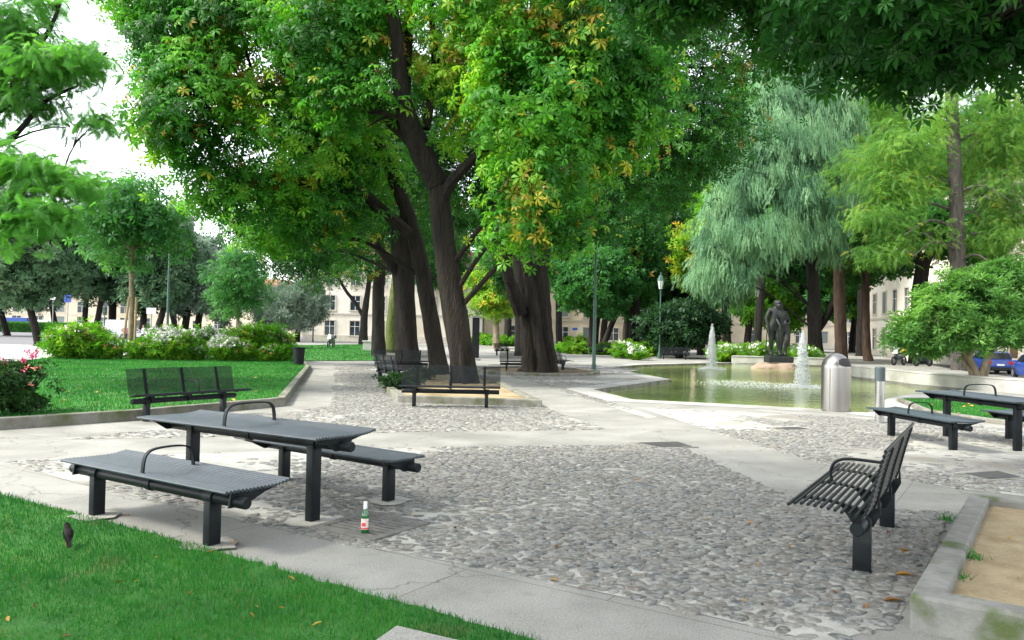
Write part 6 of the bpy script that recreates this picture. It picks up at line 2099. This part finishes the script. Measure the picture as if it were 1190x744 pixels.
van('truck with a bright blue tarpaulin behind the clipped hedge at the left edge', 14, 165, math.radians(178), M['paint_white'], 8.5, tarp=M['bluetarp'])
van('white delivery van behind the clipped hedge, left of the holm oak trunk', 45, 168, math.radians(180), M['paint_white'], 5.6, 2.5)
van('tall white van behind the yellowish flowers near the two people', 139, 104, math.radians(170), M['paint_white'], 5.2, 2.4)


def motorcycle(label, px, d, rz, gz=0.0, case=None):
    b = atd(px, 388, d)
    t = thing('motorcycle', label, 'motorcycle', (b[0], b[1], gz), rz, 'parked motorcycles')
    for x in (-.62, .62):
        n = 20
        mb = MB()
        mb.tube([(x + .26 * math.cos(a), 0, .31 + .26 * math.sin(a)) for a in np.linspace(0, 2 * PI, n)], .055, 8, cap=False)
        w = mb.build('wheel', M['rubber'], t, smooth=True)
        MB().tube([(x, -.04, .31), (x, .04, .31)], .12, 12).build('rim', M['grey_metal'], w)
    mb = MB()
    mb.extrude_x([(-.13, .35), (-.17, .6), (-.10, .78), (.10, .78), (.17, .6), (.13, .35)], -.30, .35)
    mb.bevbox((-.52, 0, .68), (.55, .24, .14), .04)
    mb.tube([(.62, 0, .31), (.42, 0, .95)], .035, 8)
    mb.tube([(-.62, 0, .31), (-.1, 0, .45)], .035, 8)
    mb.build('body', M['paint_dark'], t)
    MB().bevbox((-.22, 0, .82), (.75, .26, .09), .04).build('seat', M['rubber'], t)
    MB().tube([(.34, -.33, 1.02), (.42, -.12, .99), (.42, .12, .99), (.34, .33, 1.02)], .02, 8).build('handlebar', M['grey_metal'], t)
    mb = MB()
    mb.add([(.52, -.17, .8), (.52, .17, .8), (.42, .13, 1.22), (.42, -.13, 1.22), (.50, -.17, .8), (.50, .17, .8), (.40, .13, 1.22), (.40, -.13, 1.22)], [(0, 1, 2, 3), (7, 6, 5, 4), (0, 3, 7, 4), (1, 5, 6, 2), (3, 2, 6, 7)])
    mb.build('windshield', M['lampglass'], t)
    if case:
        MB().bevbox((-.70, 0, .98), (.36, .38, .30), .05).build('top_case', case, t)
    return t


motorcycle('parked motorcycle with a yellow and pale case in front of the white building', 1045, 53, math.radians(215), case=M['yellow'])
motorcycle('dark motorcycle standing behind the thick dark trunk right of the first one', 1073, 52, math.radians(205))
motorcycle('scooter parked beside the lawn in front of the cream building', 385, 72, math.radians(262), case=M['paint_dark'])


# ================================================================== PEOPLE
def person(label, px, d, rz, shirt, Hm=1.72, legs=M['jeans'], arms=None):
    b = atd(px, 388, d)
    t = thing('person', label, 'person', (b[0], b[1], 0.0), rz, 'people on the left road')
    la = ra = None
    if arms:
        la, ra = arms
    figure('body', t, M['skin'], Hm, la=la, ra=ra, lleg=[(0.10, -0.10, 0.50), (0.10, -0.04, 0.09)], rleg=[(-0.10, 0.04, 0.50), (-0.10, 0.14, 0.11)], sub=1)
    s = Hm / 1.75
    mb = MB()
    mb.lathe([(.175, .88), (.165, 1.0), (.15, 1.1), (.175, 1.25), (.195, 1.36), (.14, 1.46), (.07, 1.50)], n=14)
    for v in range(len(mb.v)):
        x, y, z = mb.v[v]
        mb.v[v] = (x * s * 1.1, y * .78 * s, z * s)
    for sg, arm in ((1, la), (-1, ra)):
        e = arm[0] if arm else (sg * .24, .03, 1.12)
        mb.tube([Vector((sg * .17, .01, 1.41)) * s, Vector((sg * .20, .02, 1.3)) * s, Vector(e) * s], [.075 * s, .07 * s, .055 * s], 10)
    mb.build('shirt', shirt, t, smooth=True)
    mb = MB()
    mb.lathe([(.165, .82), (.18, .90), (.17, 1.0)], n=14)
    for sg, y0, y1 in ((1, -.10, -.04), (-1, .04, .14)):
        mb.tube([Vector((sg * .095, 0, .88)) * s, Vector((sg * .10, y0, .5)) * s, Vector((sg * .10, y1, .1)) * s], [.105 * s, .08 * s, .065 * s], 10)
    mb.build('trousers', legs, t, smooth=True)
    mb = MB()
    mb.lathe([(.02, 1.765), (.075, 1.745), (.1, 1.69), (.102, 1.62), (.085, 1.58)][::-1], (0, .012, 0), 14)
    for v in range(len(mb.v)):
        x, y, z = mb.v[v]
        mb.v[v] = (x * s, (y * 1.1 + (.02 if z < 1.7 else 0)) * s, z * s)
    mb.build('hair', M['hair'], t, smooth=True)
    return t


person('person in a pink shirt holding a bicycle behind the flower bed', 146, 62, math.radians(40), M['pinkcloth'], arms=([(.25, -.12, 1.14), (.2, -.36, 1.02)], [(-.25, -.12, 1.14), (-.2, -.36, 1.02)]))
person('person in a white top standing right of the young tree behind the flower bed', 167, 64, math.radians(-30), M['whitecloth'])
person('person in a red top far behind the flowers near the olive trees', 305, 110, math.radians(80), M['redcloth'])
person('person in a white top walking at the left edge beside the hedge', 4, 120, math.radians(60), M['whitecloth'])
b = atd(147, 388, 61.2)
t = thing('bicycle', 'bicycle held by the person in the pink shirt', 'bicycle', (b[0], b[1], 0), math.radians(20))
for x in (-.52, .52):
    mb = MB()
    mb.tube([(x + .33 * math.cos(a), 0, .34 + .33 * math.sin(a)) for a in np.linspace(0, 2 * PI, 28)], .018, 6, cap=False)
    w = mb.build('wheel', M['rubber'], t, smooth=True)
    mb = MB()
    for a in np.linspace(0, PI, 8, endpoint=False):
        mb.tube([(x - .32 * math.cos(a), 0, .34 - .32 * math.sin(a)), (x + .32 * math.cos(a), 0, .34 + .32 * math.sin(a))], .004, 4)
    mb.build('spokes', M['grey_metal'], w)
mb = MB()
for q in ([(-.52, 0, .34), (-.1, 0, .30)], [(-.1, 0, .30), (-.2, 0, .85)], [(-.1, 0, .30), (.38, 0, .80)], [(-.18, 0, .78), (.36, 0, .84)], [(-.52, 0, .34), (-.18, 0, .78)], [(.52, 0, .34), (.36, 0, .98)]):
    mb.tube(q, .016, 6)
mb.build('frame', M['paint_dark'], t)
MB().bevbox((-.22, 0, .89), (.24, .14, .06), .02).build('saddle', M['rubber'], t)
MB().tube([(.28, -.26, 1.02), (.37, -.1, 1.0), (.37, .1, 1.0), (.28, .26, 1.02)], .013, 6).build('handlebar', M['grey_metal'], t)


# ================================================================== SHRUBS AND FLOWERS
def petals(name, parent, pos, size, mat, seed):
    rg = np.random.default_rng(seed)
    m = len(pos)
    tv, tf = tmpl_rosette(7, 0.34, 0.8, 9, ball=True)
    R = frames(rg.normal(0, 1, (m, 3)) + np.array([0, 0, 1.2]), rg.normal(0, 1, (m, 3)))
    V, F = instance(tv, tf, pos, R, size * rg.uniform(.6, 1.2, m))
    return np_obj(name, V, F, mat, parent)


def shrub(name, label, cat, group, loc, r, h, leaf, tm, size, n, seed, flowers=(), stems=5, gap=.25, upright=False):
    rg = np.random.default_rng(seed)
    loc = np.array(loc, float)
    t = thing(name, label, cat, tuple(loc), 0, group)
    bl = []
    for i in range(6):
        a = i * 2.4
        bl.append((loc[0] + r * .5 * math.cos(a), loc[1] + r * .5 * math.sin(a), loc[2] + h * rg.uniform(.35, .68), r * rg.uniform(.45, .65), r * rg.uniform(.45, .65), h * rg.uniform(.26, .36)))
    bl.append((loc[0], loc[1], loc[2] + h * .3, r * .8, r * .8, h * .3))
    crown('leaves', t, loc, bl, n, tm, size, leaf, seed, spray=2, spread=size * .8, gap=gap, gfreq=2.0, shell=.8, upw=1.6 if upright else .8, zmin=loc[2] + .02, scorch=2)
    mb = MB()
    for i in range(stems):
        a = rg.uniform(0, 6.28)
        e = rg.uniform(.3, .8) * r
        mb.tube([(0.1 * math.cos(a), .1 * math.sin(a), -.05), (e * .5 * math.cos(a), e * .5 * math.sin(a), h * .4), (e * math.cos(a), e * math.sin(a), h * .75)], [.02, .015, .006], 5)
    mb.build('stem', M['bark_dark'], t)
    for mat, cnt, fs in flowers:
        bi = rg.integers(0, 6, cnt)
        B = np.array(bl)[bi]
        d = rg.normal(0, 1, (cnt, 3))
        d[:, 2] = np.abs(d[:, 2]) * 1.1 + .1
        d[:, 1] -= .3
        d /= np.linalg.norm(d, axis=1, keepdims=True)
        petals('blossoms', t, B[:, :3] + d * B[:, 3:6] * rg.uniform(.95, 1.2, (cnt, 1)) - loc, fs, M[mat], seed + cnt)
    return t


GF = 'flowering shrubs of the bed on the raised lawn'
fl = {}
i = 0
for px in range(74, 330, 17):
    for row in (0, 1):
        if RNG.random() < .16 or px in (142,):
            continue
        by = 417.0 + (px - 74) * 0.013 - row * 3.2
        p = at(px + row * 8, by, 0.13)
        white = 190 < px < 275
        key = 'w' if white and (row == 1 or px % 2) else ('y' if i % 3 == 0 else ('g' if i % 3 == 1 else 'p'))
        rz = RNG.uniform(0, 6)
        sc = RNG.uniform(.62, 1.08) * (1.08 if row else .82)
        labs = {'w': 'leafy shrub covered in white blossoms in the bed on the raised lawn', 'y': 'leafy shrub with yellowish and pale blossoms in the bed on the raised lawn',
                'g': 'plain bright green shrub in the flower bed on the raised lawn', 'p': 'leafy shrub with a few coral blossoms in the bed on the raised lawn'}
        if key not in fl:
            spec = {'w': (('petal_white', 330, .17), ('petal_pink', 8, .12)), 'y': (('petal_yellow', 45, .13), ('petal_white', 80, .13)), 'g': (('petal_white', 8, .07),), 'p': (('petal_coral', 26, .13), ('petal_white', 70, .13))}[key]
            fl[key] = shrub('flowering_shrub', labs[key], 'shrub', GF + ' - ' + {'w': 'white', 'y': 'yellowish', 'g': 'plain green', 'p': 'coral'}[key], p, .78, 1.45, M['lf_shrub'], T_NARROW, .26, 430, 300 + i, spec)
            fl[key].rotation_euler.z = 0
        else:
            dup(fl[key], tuple(p), rz, scale=(sc, sc, sc * RNG.uniform(.85, 1.1)))
        i += 1

# rose bush in the left corner
p = at(22, 479, .15)
t = shrub('rose_bush', 'dark rose bush with pink blooms in the near left corner of the raised lawn', 'rose bush', 'roses', p, .60, .88, M['lf_rose'], T_SPRIG, .085, 900, 401, (('petal_pink', 4, .05), ('petal_coral', 5, .05)), stems=9, gap=.42)
p2 = at(-25, 482, .15)
shrub('rose_bush', 'dark rose bush cut off by the left edge of the picture', 'rose bush', 'roses', p2, .65, 1.0, M['lf_rose'], T_SPRIG, .085, 1300, 402, (('petal_coral', 4, .05), ('petal_pink', 3, .05)), stems=9)
# long pink canes above the bush
mb = MB()
tips = []
for px, py in ((32, 409), (39, 413), (43, 409), (12, 430), (6, 424), (27, 420), (3, 416)):
    q = np.array(atd(px, py, p[1])) - p
    mb.tube([(q[0] * .5, 0.05, .5), (q[0] * .8, .02, q[2] * .8), tuple(q)], [.008, .006, .004], 5)
    tips.append(q)
mb.build('cane', M['lf_rose'], t)
petals('blossoms', t, np.array([q for q in np.repeat(np.array(tips), 4, 0)]) + np.random.default_rng(5).normal(0, .022, (28, 3)), .055, M['petal_pink'], 77)

# white flowers behind the pond wall
GW = 'white-flowered plants behind the pond wall'
first = None
for i, px in enumerate([838, 846, 855, 863, 872, 880, 889, 897, 926, 937, 944, 850, 868, 884, 728, 740]):
    p = atd(px, 388, 53 + (i % 3) * 1.4)
    if first is None:
        first = shrub('flowering_plant', 'leafy plant with white blossoms behind the pond wall', 'plant', GW, (p[0], p[1], 0), .8, 1.25, M['lf_shrub'], T_NARROW, .30, 330, 500, (('petal_white', 110, .17),), upright=True)
    else:
        dup(first, (p[0], p[1], 0), RNG.uniform(0, 6), scale=RNG.uniform(.8, 1.15))
# low green beds
GLW = 'low green shrubs of the far beds'
first = None
for i, (px, by) in enumerate([(660, 409), (672, 410), (684, 410), (697, 411), (710, 411), (722, 411), (738, 408), (750, 408), (762, 409), (570, 400), (585, 401), (598, 400), (655, 399), (668, 400), (560, 399), (735, 413), (745, 412)]):
    p = at(px, by + 1.5)
    if first is None:
        first = shrub('low_shrub', 'low bright green shrub in the beds between path and buildings', 'shrub', GLW, p, 1.1, .85, M['lf_shrub'], T_SPRIG, .30, 380, 520)
    else:
        dup(first, tuple(p), RNG.uniform(0, 6), scale=RNG.uniform(.8, 1.25) * min(1.6, max(1, p[1] / 70)))
p = at(465, 452, .1)
shrub('low_shrub', 'small dark green plant at the left corner of the middle tree bed', 'shrub', 'plants in the middle tree bed', p, .5, .4, M['lf_rose'], T_SPRIG, .12, 320, 530)
p = at(488, 441, .1)
shrub('low_shrub', 'small dark green plant behind the middle bench', 'shrub', 'plants in the middle tree bed', p, .4, .35, M['lf_rose'], T_SPRIG, .10, 260, 531)
# clipped hedge far left
q0, q1 = atd(-40, 388, 150), atd(106, 388, 150)
t = thing('hedge', 'long clipped hedge across the road at the left edge', 'hedge', (q0[0], q0[1], 0))
rg = np.random.default_rng(6)
m = 9000
Lh = q1[0] - q0[0]
pos = np.stack([rg.uniform(0, Lh, m), rg.uniform(0, 1.6, m), rg.uniform(0.1, 1.75, m)], 1)
side = rg.random(m)
pos[side < .5, 1] = rg.normal(0, .06, (side < .5).sum())
pos[side > .7, 2] = 1.75 + rg.normal(0, .06, (side > .7).sum())
R = frames(rg.normal(0, 1, (m, 3)) + np.array([0, -.6, .8]), rg.normal(0, 1, (m, 3)))
V, F = instance(T_BALL[0], T_BALL[1], pos, R, rg.uniform(.18, .32, m))
np_obj('leaves', V, F, M['lf_maple'], t, tone=np.repeat(rg.random(m) * .8, len(T_BALL[0])))
mb = MB()
for x in np.arange(.5, Lh, 1.2):
    mb.tube([(x, .8, 0), (x + .1, .8, 1.2)], .05, 5)
mb.build('stem', M['bark_dark'], t)

# ================================================================== FALLEN LEAVES
tv, tf = tmpl_rosette(1, .34, .0, 2)
tv = np.array([(0, 0, 0), (.25, .17, .05), (.6, .22, .09), (1, 0, .02), (.6, -.22, .10), (.25, -.17, .05), (.5, 0, .0)])
tf = np.array([(0, 6, 1), (6, 2, 1), (6, 3, 2), (0, 5, 6), (6, 5, 4), (6, 4, 3)])


def leaf_at(x, y, z, s, k, label, group, name='fallen_leaf'):
    rg = np.random.default_rng(k)
    R = np.array(Matrix.Rotation(rg.uniform(0, 6.28), 3, 'Z') @ Matrix.Rotation(rg.normal(0, .35), 3, 'X') @ Matrix.Rotation(rg.normal(0, .3), 3, 'Y'))
    c = tv * s * np.array([1, rg.uniform(.8, 1.3), rg.uniform(.6, 2.2)])
    o = np_obj(name, (R @ c.T).T, [tf], M['fallen'], tone=np.full(len(tv), rg.random()))
    o.location = (x, y, z)
    return tag(o, label, 'leaf', group)


k = 0
for px, py in [(152, 598), (160, 601), (272, 632), (240, 641), (335, 669), (298, 703), (296, 718), (85, 738), (10, 722), (138, 678), (155, 676), (75, 622), (180, 648), (40, 700), (220, 690), (330, 707), (375, 722)]:
    p = at(px, py, .04)
    leaf_at(p[0], p[1], .04, random.uniform(.04, .075), k, 'small dry leaf lying in the grass of the front lawn', 'fallen leaves on the front lawn')
    k += 1
for px, py, s in [(639, 676, .12), (875, 610, .09), (890, 590, .07), (700, 570, .07), (530, 617, .09), (650, 640, .07), (970, 690, .10), (920, 640, .07), (820, 605, .06), (745, 560, .07), (1005, 705, .10), (860, 700, .08), (560, 585, .06), (600, 560, .06), (480, 600, .07), (455, 572, .07), (855, 520, .08), (690, 615, .06), (780, 640, .06), (880, 660, .07)]:
    p = at(px, py)
    leaf_at(p[0], p[1], .018, s * .7, k, 'yellowish dry leaf lying on the cobbles', 'fallen leaves on the cobbles')
    k += 1
for px, py, s, lab in [(1049, 645, .15, 'curled orange leaf on the cobbles between the side-on bench and the sandy bed'), (1062, 672, .15, 'brown curled leaf against the kerb of the sandy bed'), (1051, 702, .16, 'bright yellow leaf at the front corner of the sandy bed'), (1030, 622, .11, 'pale yellow leaf by the far leg of the side-on bench')]:
    p = at(px, py)
    for j in range(1):
        leaf_at(p[0], p[1], .022, s * .85, k, lab, None)
        k += 1
rg = random.Random(4)
for i in range(34):
    u, v = rg.uniform(.1, .95), rg.uniform(.06, .94) ** .7
    q = _c + _e1 * 3.65 * v + _e2 * 2.6 * u * .6
    if v > .88 or i % 3 == 0:
        leaf_at(q.x, q.y, .145, rg.uniform(.04, .09), 300 + i, 'small dry leaf lying on the sandy bed', 'fallen leaves on the sandy bed')
for i in range(28):
    p = at(rg.uniform(1080, 1185), rg.uniform(468, 486), .1)
    leaf_at(p[0], p[1], .11, rg.uniform(.08, .14), 400 + i, 'dry leaf lying in the grass bed behind the right table', 'fallen leaves on the grass bed')
for i in range(16):
    p = at(rg.uniform(70, 330), rg.uniform(430, 470), .2)
    leaf_at(p[0], p[1], .19, rg.uniform(.08, .13), 450 + i, 'dry leaf lying on the raised lawn', 'fallen leaves on the raised lawn')

# tufts growing at the kerb and in the sand
for i, (px, py, z, n, hh, lab) in enumerate([(1101, 607, 0, 40, .10, 'green weed tuft at the foot of the sandy bed\'s left kerb'), (1127, 649, .13, 60, .07, 'grass tuft in the sand near the left kerb'), (1112, 672, .13, 35, .06, 'smaller grass tuft in the sand in front of the other one')]):
    p = at(px, py, z)
    rg2 = np.random.default_rng(i + 60)
    pts = p[None] + rg2.normal(0, .045, (n, 3)) * np.array([1, 1, 0])
    V = []
    F = []
    for q in pts:
        a = rg2.uniform(0, 6.28)
        l_ = rg2.uniform(.3, 1.0) * hh
        dx, dy = math.cos(a) * l_, math.sin(a) * l_
        n0 = len(V)
        V += [(q[0] - .004 - p[0], q[1] - p[1], 0), (q[0] + .004 - p[0], q[1] - p[1], 0), (q[0] + dx - p[0], q[1] + dy - p[1], hh * rg2.uniform(.5, 1.1))]
        F.append((n0, n0 + 1, n0 + 2))
    o = np_obj('weed_tuft', V, [np.array(F)], M['grass'], tone=np.full(len(V), .7))
    o.location = (p[0], p[1], z + .005)
    tag(o, lab, 'weed')
